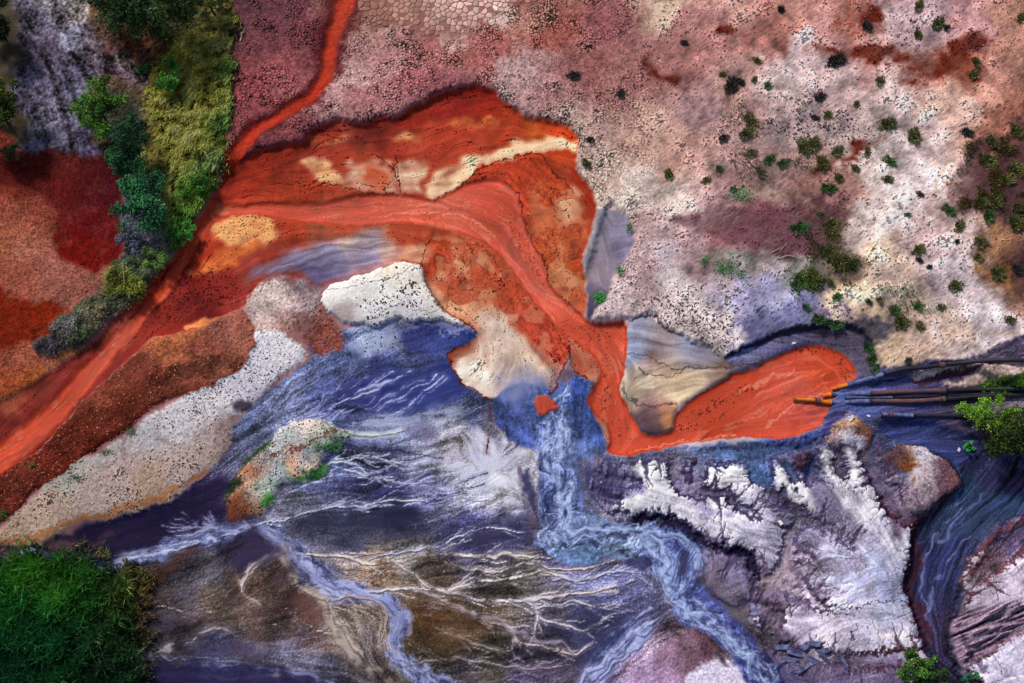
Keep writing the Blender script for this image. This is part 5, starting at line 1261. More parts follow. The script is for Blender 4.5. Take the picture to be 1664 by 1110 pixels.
def leaves_mesh(name, cen, nrm_up, size, cols, g, mat, aspect=0.55):
    """leaf faces (folded along the rib, 4 corners each) at cen"""
    n = len(cen)
    th = g.uniform(0, 2 * math.pi, n); ph = g.normal(0, 0.6, n)
    d = np.stack([np.cos(th) * np.cos(ph), np.sin(th) * np.cos(ph), np.sin(ph)], 1)
    w = np.cross(d, nrm_up + g.normal(0, 0.45, (n, 3))); w /= np.linalg.norm(w, axis=1, keepdims=True) + 1e-9
    s = size * g.uniform(0.6, 1.35, (n, 1))
    dn = np.array([[0, 0, 1.0]]) * s * 0.15
    p0 = cen - d * s * .5; p1 = cen + w * s * aspect * .5 + dn; p2 = cen + d * s * .5 - dn; p3 = cen - w * s * aspect * .5 + dn
    co = np.stack([p0, p1, p2, p3], 1).reshape(-1, 3)
    q = np.arange(n)[:, None] * 4
    f = (q + np.array([[0, 1, 2, 0, 2, 3]])).ravel()
    me = raw_mesh(name, co, f, np.full(n * 2, 3), mat)
    set_col(me, 'leaf', np.repeat(cols, 4, 0))
    return me

def make_tree(name, u, v, height, rx, ry, cols, label, cat='tree', n_leaf=6000, leaf=0.22, clumps=46, sd=1, gap=0.0, tall=0.6, lean=(0, 0), group=None, trunk_r=0.12):
    g = np.random.default_rng(sd)
    x, y, z = spot(u, v)
    root = empty(name, (x, y, z - 0.05)); tag(root, label, cat, group)
    zc = height * (1 - tall / 2)
    # limbs end in clumps spread over an uneven crown
    cl = []
    while len(cl) < clumps:
        q = g.uniform(-1, 1, 3)
        r = np.linalg.norm(q)
        if r > 1 or r < 0.35: continue
        cl.append(q)
    cl = np.array(cl) * (0.8 + 0.35 * g.random((clumps, 1)))
    cc = cl * np.array([rx, ry, height * tall / 2]) + np.array([lean[0], lean[1], zc])
    cc[:, 2] = np.maximum(cc[:, 2], 0.25)
    parts = [tube([(0, 0, 0), (lean[0] * .3, lean[1] * .3, height * .35), (lean[0] * .7, lean[1] * .7, height * .62), (lean[0], lean[1], height * .85)], [trunk_r, trunk_r * .8, trunk_r * .5, trunk_r * .15], 8)]
    mesh_obj('trunk', parts, M['bark'], root)
    lm = []
    for k in range(0, clumps, 2):
        b = np.array([lean[0], lean[1], 0]) * .5 + np.array([0, 0, min(height * .6, max(height * .2, cc[k, 2] * .7))])
        lm.append(tube([b, (b + cc[k]) / 2 + np.array([0, 0, .15 * height * .3]), cc[k]], [trunk_r * .45, trunk_r * .28, trunk_r * .1], 5))
    tr_ = [o for o in root.children if o.name.startswith('trunk')]
    for q in lm[:14]: mesh_obj('limb', [q], M['bark'], root)
    wt = g.random(clumps) + 0.3; wt /= wt.sum()
    k = g.choice(clumps, n_leaf, p=wt)
    cr = (0.20 + 0.16 * g.random(clumps)) * (rx + ry) / 2 * (1.0 - gap * .4)
    off = g.standard_normal((n_leaf, 3)); off /= np.linalg.norm(off, axis=1, keepdims=True)
    off *= (g.random((n_leaf, 1)) ** 0.5) * cr[k][:, None]
    cen = cc[k] + off * np.array([1, 1, 0.75]); cen[:, 2] = np.maximum(cen[:, 2], 0.08)
    col = tones(n_leaf, cols, g)
    ctone = (1 + 0.28 * g.standard_normal(clumps)).clip(.45, 1.7)
    col = np.clip(col * ctone[k][:, None], 0.003, 0.6)
    nu = off / (np.linalg.norm(off, axis=1, keepdims=True) + 1e-6) + np.array([0, 0, 0.8])
    me = leaves_mesh('crown', cen, nu, leaf, col, g, M['leaf'])
    link(bpy.data.objects.new('crown', me), root)
    return root

make_tree('broadleaf_tree', 262, 52, 6.5, 4.4, 3.2, ['24381c', '1a2c1c', '2e4824', '1c2a18', '3a5428'], 'large dark green tree at the top edge above the grassy bank', n_leaf=11000, leaf=.26, clumps=70, sd=2, trunk_r=.2)
make_tree('broadleaf_tree', 172, 22, 4.5, 1.3, 1.2, ['1c2c20', '24341e', '18241a'], 'small dark tree at the top edge beside the pale clearing', n_leaf=2600, leaf=.24, clumps=22, sd=3)
make_tree('broadleaf_tree', 345, 18, 3.2, 1.6, 2.0, ['4a5428', '3c4824', '5c5c30', '30401c'], 'olive bush at the top edge next to the red cracked plain', 'bush', n_leaf=3000, leaf=.2, clumps=26, sd=4)
make_tree('broadleaf_tree', 6, 60, 5.0, 1.7, 2.6, ['2c3418', '20280f', '3c4418', '1c2410'], 'dark tree at the top left corner', n_leaf=4200, leaf=.24, clumps=34, sd=5)
make_tree('broadleaf_tree', 12, 200, 5.0, 1.7, 2.9, ['3c4a14', '2c3812', '4c5818', '1c280e'], 'olive green tree cut by the left edge beside the grey clearing', n_leaf=5200, leaf=.24, clumps=38, sd=6)
make_tree('broadleaf_tree', 178, 205, 4.6, 2.0, 2.6, ['4a7024', '2c5424', '3c6420', '5c7c24', '244a28'], 'yellow green tree at the edge of the grey clearing', n_leaf=5200, leaf=.22, clumps=38, sd=7)
make_tree('broadleaf_tree', 216, 262, 4.2, 2.0, 2.5, ['1c4428', '16382a', '2a5428', '143024'], 'dark green tree between the yellow green tree and the blue green tree', n_leaf=4800, leaf=.22, clumps=36, sd=8)
make_tree('broadleaf_tree', 240, 350, 4.0, 2.3, 3.0, ['20583a', '1a4a34', '2c663e', '153a2a', '3c703c'], 'bluish green tree beside the dark red basin', n_leaf=6500, leaf=.24, clumps=44, sd=9)
make_tree('broadleaf_bush', 278, 135, 2.2, .95, 1.7, ['3c7428', '2c5c24', '4a8430'], 'fresh green bush in the straw grass of the bank', 'bush', n_leaf=2200, leaf=.18, clumps=22, sd=10)
make_tree('broadleaf_bush', 236, 118, 1.3, .6, .6, ['2a6430', '245428', '347038'], 'small round green bush under the large dark tree', 'bush', n_leaf=800, leaf=.16, clumps=12, sd=11)
make_tree('broadleaf_bush', 320, 305, 1.4, 1.2, 1.6, ['3c6c24', '4a7828', '2c5420'], 'low green bush at the foot of the bank near the neck of the stream', 'bush', n_leaf=1800, leaf=.16, clumps=20, sd=12)
make_tree('broadleaf_bush', 300, 385, 1.3, .9, 1.5, ['3a7c30', '4c8c34', '2c6428'], 'bright green bush at the lower tip of the grassy bank', 'bush', n_leaf=1600, leaf=.16, clumps=18, sd=13)
make_tree('broadleaf_bush', 255, 425, 1.2, 1.2, 1.1, ['5c7c38', '4c6c3c', '6c8440'], 'grey green bush where the bank narrows above the red channel', 'bush', n_leaf=1500, leaf=.16, clumps=18, sd=14)
make_tree('broadleaf_bush', 215, 470, 1.0, 1.3, 1.0, ['7c7c28', '6c7030', '5c6c2c'], 'yellowish bush beside the white stick above the red channel', 'bush', n_leaf=1400, leaf=.15, clumps=18, sd=15)
make_tree('broadleaf_bush', 215, 395, 1.3, 1.1, 1.2, ['54546c', '48546c', '5c6474', '3c4c48'], 'grey leafed bush below the bluish green tree', 'bush', n_leaf=1500, leaf=.16, clumps=18, sd=16)
make_tree('broadleaf_bush', 24, 255, 1.4, .9, .8, ['3c5028', '2c4020', '4c5c30'], 'low green bush at the left edge above the red basin', 'bush', n_leaf=900, leaf=.16, clumps=12, sd=17)
make_tree('broadleaf_tree', 1640, 722, 3.6, 3.2, 2.4, ['24360e', '1a2a10', '38481a', '14200c'], 'dark bushy tree at the right edge below the pipes', n_leaf=7500, leaf=.2, clumps=50, sd=18)
make_tree('broadleaf_bush', 1600, 680, 1.8, 2.6, 1.5, ['5c8c20', '4a7a1c', '7ca030', '3c6418'], 'bright yellow green bush over the pipe ends at the right edge', 'bush', n_leaf=5200, leaf=.15, clumps=44, sd=19, gap=.4)
make_tree('broadleaf_bush', 1572, 726, .9, .5, .5, ['2c8038', '3c9044', '207030'], 'small emerald plant at the foot of the dark bushy tree', 'plant', n_leaf=500, leaf=.15, clumps=10, sd=20)
make_tree('broadleaf_tree', 1472, 1092, 4.2, 1.5, 1.5, ['3a5c24', '2a4a20', '4c6c2c', '1c341c'], 'leafy green tree at the bottom edge on the white clay', n_leaf=4200, leaf=.2, clumps=34, sd=21, gap=.5)
make_tree('broadleaf_tree', 1508, 1118, 3.4, 1.5, 1.3, ['24401e', '1c3218', '30481f'], 'darker tree at the bottom edge beside the indigo channel', n_leaf=3600, leaf=.2, clumps=30, sd=22, gap=.5)
make_tree('broadleaf_bush', 1574, 1104, 1.4, .8, .7, ['2c5c48', '244c3c', '38684c'], 'small blue green bush at the bottom edge right of the channel', 'bush', n_leaf=900, leaf=.17, clumps=12, sd=23, gap=.5)

TN = noise(13)
# ---- grass, reeds: blades nobody could count
def blades(name, pos, hgt_, wid, lean, cols, g, label, mat=None, parent=None):
    n = len(pos)
    cj = ((pos[:, 0] - X0) / D).astype(int).clip(0, NX - 1); ci = ((pos[:, 1] - Y0) / D).astype(int).clip(0, NY - 1)
    cl_ = (N9[ci, cj] * .8 + TN[ci, cj])[:, None]          # tufts
    cols = np.clip(cols * (1 + .22 * cl_).clip(.35, 1.9), .003, .6)
    hh = hgt_ * g.uniform(0.55, 1.3, (n, 1)) * (1 + .12 * cl_).clip(.5, 1.5); th = g.uniform(0, 2 * math.pi, n)
    w = np.stack([np.cos(th), np.sin(th), np.zeros(n)], 1) * wid * g.uniform(.6, 1.4, (n, 1)) * .5
    ld = lean + g.normal(0, .28, (n, 3)) * np.array([1, 1, 0])
    mid = pos + np.array([0, 0, .55]) * hh + ld * hh * .28
    tip = pos + np.array([0, 0, .92]) * hh + ld * hh * .85
    co = np.stack([pos - w, pos + w, mid + w * .8, mid - w * .8, tip], 1).reshape(-1, 3)
    q = np.arange(n)[:, None] * 5
    f = (q + np.array([[0, 1, 2, 3, 3, 2, 4]])).ravel()
    me = raw_mesh(name, co, f, np.tile([4, 3], n), mat or M['blade'])
    set_col(me, 'leaf', np.repeat(cols, 5, 0))
    o = link(bpy.data.objects.new(name, me), parent)
    if label: tag(o, label, 'grass', None, 'stuff')
    return o
def scatter(mask, n, g):
    p = mask.ravel().astype(np.float64); p = p / p.sum()
    k = g.choice(len(p), n, p=p)
    i, j = np.divmod(k, NX)
    x = X0 + D * (j + g.uniform(-.5, .5, n)); y = Y0 + D * (i + g.uniform(-.5, .5, n))
    return np.stack([x, y, hgt(x, y)], 1), i, j
def field_cols(txt, i, j, g, spread=.22):
    c = np.clip(lin(cfield(txt, c=4, m=4)[i, j]) * GAIN * 2.5, .003, .6)
    return np.clip(c * (1 + spread * g.standard_normal((len(i), 1))).clip(.4, 1.8), .003, .6)
g = np.random.default_rng(31)
gm = poly([(245,150),(300,70),(385,30),(384,70),(378,190),(366,250),(358,290),(340,325),(318,355),(298,388),(284,400),(284,300),(270,230)], 3, 1.5, 4)
pos, i, j = scatter(gm * np.clip(.7 + .35 * N9, .08, 2), 30000, g)
blades('bank_grass', pos, .62, .065, np.array([-.15, -.75, 0]), field_cols('300,120,8c7a30 310,180,a08c3a 350,60,6c6a38 365,150,5c6430 350,220,52602c 290,240,94843a 280,300,6a6a30 320,310,4c6428 300,380,3e6426 340,100,8a7c34 335,160,a08838 300,230,a89440 345,260,4c5c34 372,120,4c6430 360,200,486430 330,230,7c8034', i, j, g, .4) * 1.35, g, 'straw yellow and green long grass on the bank beside the red plain')
gm2 = poly([(66,572),(80,545),(108,515),(150,488),(185,455),(200,410),(235,390),(275,420),(256,440),(232,478),(200,503),(172,530),(150,556),(105,578)], 2.5, 1.5, 3)
pos, i, j = scatter(gm2 * np.clip(.6 + .4 * NG, .05, 2), 12000, g)
blades('bank_weeds', pos, .42, .05, np.array([-.2, -.5, 0]), field_cols('90,560,46424a 120,535,746c74 150,520,7c745c 110,515,3c6034 180,490,5c6048 200,470,6c7430 230,420,5c6c54 215,400,5c5c74 140,550,3c5030 95,545,6c6460', i, j, g, .35), g, 'grey and olive dry weeds on the low ridge above the red channel')
rm = poly([(-50,918),(0,915),(60,908),(110,915),(160,920),(195,940),(215,975),(212,1040),(205,1160),(-60,1160)], 4, 2, 5)
rm = np.clip(blur(rm, 12) * 1.15 + .12 * N9 * rm, 0, 1) ** 1.3
pos, i, j = scatter(rm * np.clip(.9 + .3 * N9, .05, 2), 42000, g)
blades('reeds', pos, 1.5, .075, np.array([.05, .05, 0]), field_cols('50,940,387c28 100,960,347c2c 150,980,2c6c2c 60,1020,1a5c34 120,1060,18542e 20,1090,144a2e 180,1040,2a5430 200,980,3c5c2c 30,980,267432 170,1090,1c442c', i, j, g, .5) * np.where(g.random((len(i), 1)) < .12, np.array([[1.5, .75, .8]]), np.array([[.72, .56, .5]])), g, 'dense green reed bed in the bottom left corner')
rm2 = poly([(110,905),(180,912),(238,930),(246,960),(235,1010),(238,1060),(225,1120),(185,1110),(200,1000),(180,940)], 13, 2, 8) * np.clip(.5 + .6 * N9, .02, 2)
pos, i, j = scatter(rm2, 5500, g)
blades('dry_reeds', pos, .8, .05, np.array([.3, .1, 0]), field_cols('215,950,5c5c34 225,1000,4c3c2c 220,1080,3a4030', i, j, g, .4), g, 'thin brown reeds along the edge of the reed bed')
pos, i, j = scatter(poly([(1585,632),(1640,620),(1720,612),(1720,640),(1640,634)], 2.5, 1.5, 3), 4500, g)
blades('verge_grass', pos, .45, .05, np.array([-.1, -.3, 0]), field_cols('1600,630,4c7020 1650,625,3c641c', i, j, g, .35), g, 'green grass strip above the pipes at the right edge')
sparse = np.clip(DARKVEG * .8 + poly([(1300,350),(1350,350),(1385,400),(1380,460),(1310,500),(1280,465),(1320,420)], 8, 2, 6) + .5 * poly([(1400,545),(1425,560),(1430,600),(1418,605)], 3, 1.5, 2) + .25 * poly([(1150,180),(1290,170),(1380,210),(1340,300),(1250,320),(1180,260)], 20, 2, 6) + .3 * poly([(1420,470),(1500,480),(1500,540),(1440,530)], 10, 2, 6), 0, 1) * sstep(NG, 0, 1.2)
pos, i, j = scatter(sparse, 12000, g)
blades('dry_ground_grass', pos, .3, .045, np.array([0, -.15, 0]), field_cols('1620,300,4a4420 1650,350,444018 1340,420,444424 1300,470,505c30 1410,570,2c4420 1250,240,5c5c44 1460,510,6c7450 1360,460,2c3c1c', i, j, g, .4), g, 'thin dry olive grass scattered over the stony slope')

# ---- tussocks on the slope: a few plants grown once, then copied
def tussock_mesh(nm, sd, cols, r=.5, n=420, up=.8):
    g = np.random.default_rng(sd)
    a = g.uniform(0, 2 * math.pi, n); rr = np.sqrt(g.random(n)) * r * .8 * (1 + .25 * np.sin(a * 2 + sd) + .15 * np.sin(a * 5 + 2 * sd))
    dome = np.sqrt(np.clip(1 - (rr / r) ** 2, 0, 1)) * r * .55 * up
    pos = np.stack([np.cos(a) * rr, np.sin(a) * rr, dome * g.uniform(.0, .8, n) - .03], 1)
    L_ = r * g.uniform(.25, .6, (n, 1))
    out = np.stack([np.cos(a) * rr / r, np.sin(a) * rr / r, np.zeros(n)], 1) + g.normal(0, .4, (n, 3)) * np.array([1, 1, 0])
    th = g.uniform(0, 6.283, n)
    w = np.stack([-np.sin(th), np.cos(th), np.zeros(n)], 1) * r * .05
    mid = pos + np.array([0, 0, .55]) * L_ + out * L_ * .3
    tip = pos + np.array([0, 0, .9]) * L_ + out * L_ * .85
    co = np.stack([pos - w, pos + w, mid + w, mid - w, tip], 1).reshape(-1, 3)
    q = np.arange(n)[:, None] * 5
    me = raw_mesh(nm, co, (q + np.array([[0, 1, 2, 3, 3, 2, 4]])).ravel(), np.tile([4, 3], n), M['blade'])
    set_col(me, 'leaf', np.repeat(tones(n, cols, g, .35), 5, 0))
    return me
def crown_mesh(nm, sd, r=.16):
    g = np.random.default_rng(sd)
    a = np.linspace(0, 2 * math.pi, 9, endpoint=False)
    p = [tube([(0, 0, -.08), (0, 0, .05), (0, 0, .12)], [r * 1.3, r, r * .4], 8)]
    return p
TUS = {
    'olive': [tussock_mesh('blades', 40 + k, ['545830', '444a28', '626238', '363c24']) for k in range(3)],
    'green': [tussock_mesh('blades', 50 + k, ['3a5c30', '2e4c28', '486838', '2c442c']) for k in range(2)],
    'dark': [tussock_mesh('blades', 60 + k, ['2c2c30', '24222c', '3a3434', '343828'], up=.6) for k in range(2)],
}
STEM = {}
def tussock(u, v, w, kind, label, sq=1.0):
    x, y, z = spot(u, v)
    me = R.choice(TUS[kind])
    sc = w * .05 * .9
    o = empty('tussock', (x, y, z), R.uniform(0, 6.28), sc)
    o.scale = (sc * R.uniform(.75, 1.35), sc * R.uniform(.75, 1.2), sc * R.uniform(.65, 1.0))
    tag(o, label, 'tussock', 'tussocks on the stony slope')
    b = bpy.data.objects.new('blades', me); link(b, o)
    if 'root' not in STEM:
        co, f, c = join(crown_mesh('root', 3)); STEM['root'] = raw_mesh('root_crown', co, f, c, M['bark'], True)
    link(bpy.data.objects.new('root_crown', STEM['root']), o)
    return o
TLIST = '''933,124,20,d 1009,152,18,d 1111,70,16,d 1173,122,14,o 1188,140,34,d 1203,134,20,d 1226,130,16,o 1231,100,18,o 1219,197,28,o 1212,218,26,o 959,228,16,d 953,267,20,o 1087,285,24,o 1147,293,16,o 1169,274,14,g 1220,250,20,o 1191,308,16,g 1236,279,20,o 1176,226,18,d
1269,16,20,d 1493,10,24,o 1659,30,24,o 1409,45,26,d 1524,39,26,o 1491,57,20,o 1539,46,16,d 1358,100,34,d 1247,140,16,g 1430,132,18,o 1586,101,20,o 1582,122,18,o 1332,158,26,d 1392,170,15,o 1442,203,32,o 1485,222,26,o 1306,240,30,o 1322,236,26,o 1361,247,22,o 1346,188,18,o 1325,192,18,d 1250,260,22,g 1272,266,22,g 1336,266,28,o 1409,248,18,o 1445,263,22,g 1442,292,22,o 1346,307,24,g 1363,290,20,o 1390,274,15,o 1298,372,30,g 1351,366,26,o 1495,316,14,d 1474,349,10,g 1651,213,28,o 1613,232,30,o 1604,263,28,o 1650,277,30,o 1594,331,30,o 1618,328,30,o 1606,352,26,g 1649,362,30,o 1656,338,26,o 1572,217,22,d 1541,342,22,g 1633,293,26,o
1558,368,24,o 1592,394,24,o 1589,419,20,o 1555,393,12,d 1493,407,20,o 1493,423,14,d 1510,434,12,d 1553,466,28,o 1621,445,26,o 1656,442,30,d 1411,490,14,d 1428,486,14,o 1329,520,28,g 1356,524,28,g 1464,525,28,o 1495,531,20,o 1529,500,18,o 1640,520,20,o 1298,461,30,g 1323,456,32,o 1360,483,16,g 1453,504,20,g 1491,498,20,g 1476,585,16,d 1362,428,34,o 1348,410,28,o 1353,384,26,o 1310,500,16,g 1412,566,24,g 1420,585,24,g 1424,602,20,g'''
TL = [t.split(',') for t in TLIST.split()]
LAND = [('the red stain near the top right', 1520, 115), ('the grey patch beside the slurry', 1000, 400), ('the slurry pool', 1310, 620), ('the upper pipe', 1560, 590), ('the top edge', None, 0), ('the right edge', 1664, None), ('the dark overgrown patch on the right edge', 1630, 300), ('the slurry bend', 930, 230), ('the bare white slide', 1470, 340), ('the green weed patch', 1185, 430), ('the red streak on the white slope', 1390, 258), ('the dark maroon hollow', 1240, 380)]
def where(u, v):
    best = None
    for nm, a, b in LAND:
        du = 0 if a is None else u - a; dv = 0 if b is None else v - b
        d = math.hypot(du, dv)
        if best is None or d < best[0]: best = (d, nm, du, dv)
    d, nm, du, dv = best
    if nm.endswith('edge'): return ('close to ' if d < 60 else 'a little away from ') + nm
    s = ('above' if dv < 0 else 'below') if abs(dv) > abs(du) * 2 else ('left of' if du < 0 else 'right of') if abs(du) > abs(dv) * 2 else ('above and ' if dv < 0 else 'below and ') + ('left of' if du < 0 else 'right of')
    far_ = 'just ' if d < 45 else '' if d < 110 else 'well '
    return far_ + s + ' ' + nm
KN = {'o': ('olive', 'olive'), 'g': ('green', 'green'), 'd': ('dark', 'blackish')}
groups_ = {}
for t in TL:
    u, v, w = float(t[0]), float(t[1]), float(t[2])
    base = ('tiny' if w < 16 else 'small' if w < 22 else 'medium' if w < 28 else 'large') + ' ' + KN[t[3]][1] + ' tussock ' + where(u, v)
    groups_.setdefault(base, []).append((u, v, w, KN[t[3]][0]))
ORD = ['topmost', 'second from top', 'third from top', 'fourth from top', 'fifth from top', 'sixth from top', 'seventh from top']
for base, ls in groups_.items():
    ls.sort(key=lambda q: q[1])
    for n, (u, v, w, kd) in enumerate(ls):
        lb = base if len(ls) == 1 else base + ', ' + (('upper' if n == 0 else 'lower') + ' of two' if len(ls) == 2 else ORD[n])
        tussock(u, v, w, kd, lb)

# ---- low weed patches
def weeds(u, v, rx, ry, cols, n, label, leaf=.12):
    g = np.random.default_rng(int(u * 7 + v))
    x, y, z = spot(u, v)
    root = empty('weed_patch', (x, y, z)); tag(root, label, 'weeds', 'green weed patches')
    a = g.uniform(0, 6.283, n); r = np.sqrt(g.random(n)) * (1 + .3 * g.standard_normal(n))
    cx, cy = np.cos(a) * r * rx * .05, np.sin(a) * r * ry * .05
    cen = np.stack([cx, cy, hgt(x + cx, y + cy) - z + g.uniform(.02, .28, n)], 1)
    me = leaves_mesh('leaves', cen, np.tile([0, 0, 1.0], (n, 1)), leaf, tones(n, cols, g, .3), g, M['leaf'])
    link(bpy.data.objects.new('leaves', me), root)
    for k in range(0, n, max(1, n // 6)):
        mesh_obj('stem', [tube([(cx[k], cy[k], cen[k, 2] - .35), tuple(cen[k])], [.012, .006], 4)], M['bark'], root)
GR = ['34663a', '2a5830', '447a3c', '3a5c38']
weeds(975, 485, 11, 10, ['358a34', '44983c', '2c7030'], 420, 'vivid green weed clump at the foot of the grey patch by the slurry')
weeds(1008, 440, 6, 14, GR, 160, 'thin green weeds along the edge of the grey patch')
weeds(1022, 372, 5, 9, GR, 110, 'small green weeds at the top corner of the grey patch')
weeds(1178, 434, 18, 14, GR, 430, 'green weed patch in the maroon hollow left of the blue silt')
weeds(1203, 445, 10, 8, GR, 160, 'small green weeds right of the larger patch in the maroon hollow')
weeds(1145, 425, 9, 8, GR, 130, 'small green weeds left of the larger patch in the maroon hollow')
weeds(1207, 318, 22, 14, ['5c8c64', '4c7c54', '6c9870'], 360, 'pale green weeds on the white ground above the maroon hollow')
weeds(510, 768, 22, 7, ['356a32', '2c5828', '447438'], 300, 'green weeds along the lower rim of the pink islet')
weeds(434, 816, 9, 9, ['36703a', '3c7838'], 130, 'green weeds at the bottom of the pink islet')
weeds(540, 727, 16, 6, ['4c7c4c', '3c6c40'], 220, 'dull green weeds on the right tip of the pink islet')
weeds(425, 730, 12, 9, ['2c441c', '384c20'], 220, 'dark weeds on the upper left rim of the pink islet')
weeds(382, 785, 10, 6, ['22301a', '2c3c20'], 150, 'dark weeds on the left rim of the pink islet')
weeds(215, 702, 7, 6, ['34502c', '44603a'], 110, 'dark green weeds where the red mound meets the white bank')
weeds(172, 735, 9, 5, ['4c5c44', '3c4c38'], 110, 'grey green weeds on the upper rim of the pebbly bank')
weeds(122, 776, 10, 5, ['4c5c44', '3c4c38'], 110, 'faded green weeds half way down the pebbly bank rim')
weeds(8, 836, 6, 7, ['346a30', '2c5828'], 100, 'green weeds at the left edge under the red mound')
weeds(185, 427, 6, 5, ['3c6030', '2c4c28'], 90, 'tiny green weed ring in the dark red basin')
weeds(52, 755, 5, 4, ['3c6030', '4c7038'], 60, 'tiny green weeds on the red mound')

# ---------------------------------------------------------------- pipes
def pipe(label, pts, rad, breaks, mats, sink=0.0, coups=()):
    """pts: survey points along the pipe; breaks: indices where the surface changes"""
    p3 = []
    for u, v, up in pts:
        x, y, z = spot(u, v); p3.append((x, y, z + up))
    fine = spline(p3, False, 6)
    o = empty('pipe', p3[0]); tag(o, label, 'pipe', 'pipes feeding the slurry pool')
    base = np.array(p3[0])
    cuts = [0] + [b * 6 for b in breaks] + [len(fine) - 1]
    for a, b, (nm, mt) in zip(cuts[:-1], cuts[1:], mats):
        seg = fine[a:b + 1] - base
        pr = mesh_obj(nm, [tube(seg, np.linspace(rad * .72, rad, len(seg)) if nm == 'outlet' else rad, 14)], M[mt], o)
        if nm == 'outlet':
            d = seg[0] - seg[1]; d /= np.linalg.norm(d)
            mesh_obj('rim', [tube([seg[0] - d * .05, seg[0] + d * .06], rad * .82, 14)], M[mt], pr)
    for c in coups:
        k = int(c * 6); d = fine[k + 1] - fine[k - 1]; d /= np.linalg.norm(d)
        q = fine[k] - base
        mesh_obj('coupling', [tube([q - d * .16, q + d * .16], rad * 1.2, 14), tube([q - d * .22, q - d * .15], rad * 1.34, 14), tube([q + d * .15, q + d * .22], rad * 1.34, 14)], M['rust'], o)
    return o
pipe('black upper pipe curving along the foot of the pale slope to the pool', [(1352,633,.16),(1377,626,.16),(1403,619,.16),(1436,608,.18),(1467,601,.2),(1507,597,.22),(1554,591,.24),(1613,587,.24),(1664,587,.24),(1740,588,.24)], .185, [1, 3], [('outlet', 'caked'), ('silted_section', 'silted'), ('section', 'pipe')], coups=(5.5,))
pipe('second pipe with rusty middle and black end, above the ochre tipped one', [(1337,645,.12),(1350,642,.14),(1412,640,.2),(1483,637,.22),(1530,636,.24),(1600,634,.26),(1664,632,.26),(1740,630,.26)], .185, [1, 2, 4], [('outlet', 'caked'), ('silted_section', 'silted'), ('rusty_section', 'rust'), ('section', 'pipe')], coups=(4,))
pipe('ochre tipped pipe reaching farthest into the slurry pool', [(1289,650,.24),(1327,652,.22),(1350,655,.2),(1412,653,.2),(1483,653,.22),(1530,650,.24),(1601,645,.26),(1664,643,.26),(1740,641,.26)], .185, [2, 3, 5], [('outlet', 'caked'), ('silted_section', 'silted'), ('rusty_section', 'rust'), ('section', 'pipe')], coups=(1, 5))
pipe('thin black hose lying between the rusty pipe and the ochre tipped pipe', [(1372,647,.08),(1410,646,.08),(1450,646,.08),(1500,645,.1),(1560,642,.1),(1664,638,.1)], .1, [2], [('silted_section', 'silted'), ('section', 'pipe')])
pipe('short dark pipe lying alone below the others and ending in the bush', [(1430,674,.14),(1460,675,.14),(1483,676,.14),(1530,676,.14),(1560,677,.14),(1600,684,.1)], .17, [2], [('silted_section', 'silted'), ('section', 'pipe')], coups=(0.5,))

# ---------------------------------------------------------------- sticks, stones, slabs
def stick(label, pts, r, twigs=()):
    p3 = []
    for u, v, up in pts:
        x, y, z = spot(u, v); p3.append((x, y, z + up))
    o = empty('fallen_branch', p3[0]); tag(o, label, 'branch', 'bleached fallen branches')
    b = np.array(p3[0]); q = spline(np.array(p3) - b, False, 4)
    mesh_obj('stem', [tube(q, np.linspace(r, r * .35, len(q)), 6)], M['deadwood'], o)
    for k, (dx, dy, dz) in twigs:
        s0 = q[int(k * (len(q) - 1))]
        mesh_obj('twig', [tube([s0, s0 + np.array([dx, dy, dz]) * .55, s0 + np.array([dx, dy, dz])], [r * .4, r * .3, r * .12], 5)], M['deadwood'], o)
stick('long bleached branch lying down the bank to the neck of the stream', [(362,297,.12),(353,280,.3),(342,262,.42),(330,246,.5)], .07, [(.5, (.4, .1, .3)), (.7, (-.3, .3, .2))])
stick('white stick standing out of weeds above the red channel', [(213,488,.2),(209,478,.4),(203,470,.55)], .07, [(.6, (.1, .3, .2))])
stick('short bleached branch beside the red cracked plain near the top edge', [(391,67,.1),(395,56,.25),(400,46,.3)], .055, [(.6, (.3, .1, .1)), (.4, (-.25, .1, .15))])
stick('pale twig in the low bushes above the red channel', [(204,466,.3),(203,450,.4),(202,430,.5)], .03, [(.5, (.15, .2, .1))])
for k, (u, v, l, a) in enumerate(((1252,412,20,.5), (1262,420,26,.2), (1275,415,24,-.2), (1268,408,18,.9))):
    stick(['bleached twig at the left end of the brush heap by the maroon hollow', 'longest bleached twig of the brush heap by the maroon hollow', 'bleached twig at the right end of the brush heap by the maroon hollow', 'bleached twig on top of the brush heap by the maroon hollow'][k], [(u, v, .06), (u + l * .5 * math.cos(a), v - l * .5 * math.sin(a), .12), (u + l * math.cos(a), v - l * math.sin(a), .08)], .03, [(.5, (.2, .15, .05))])

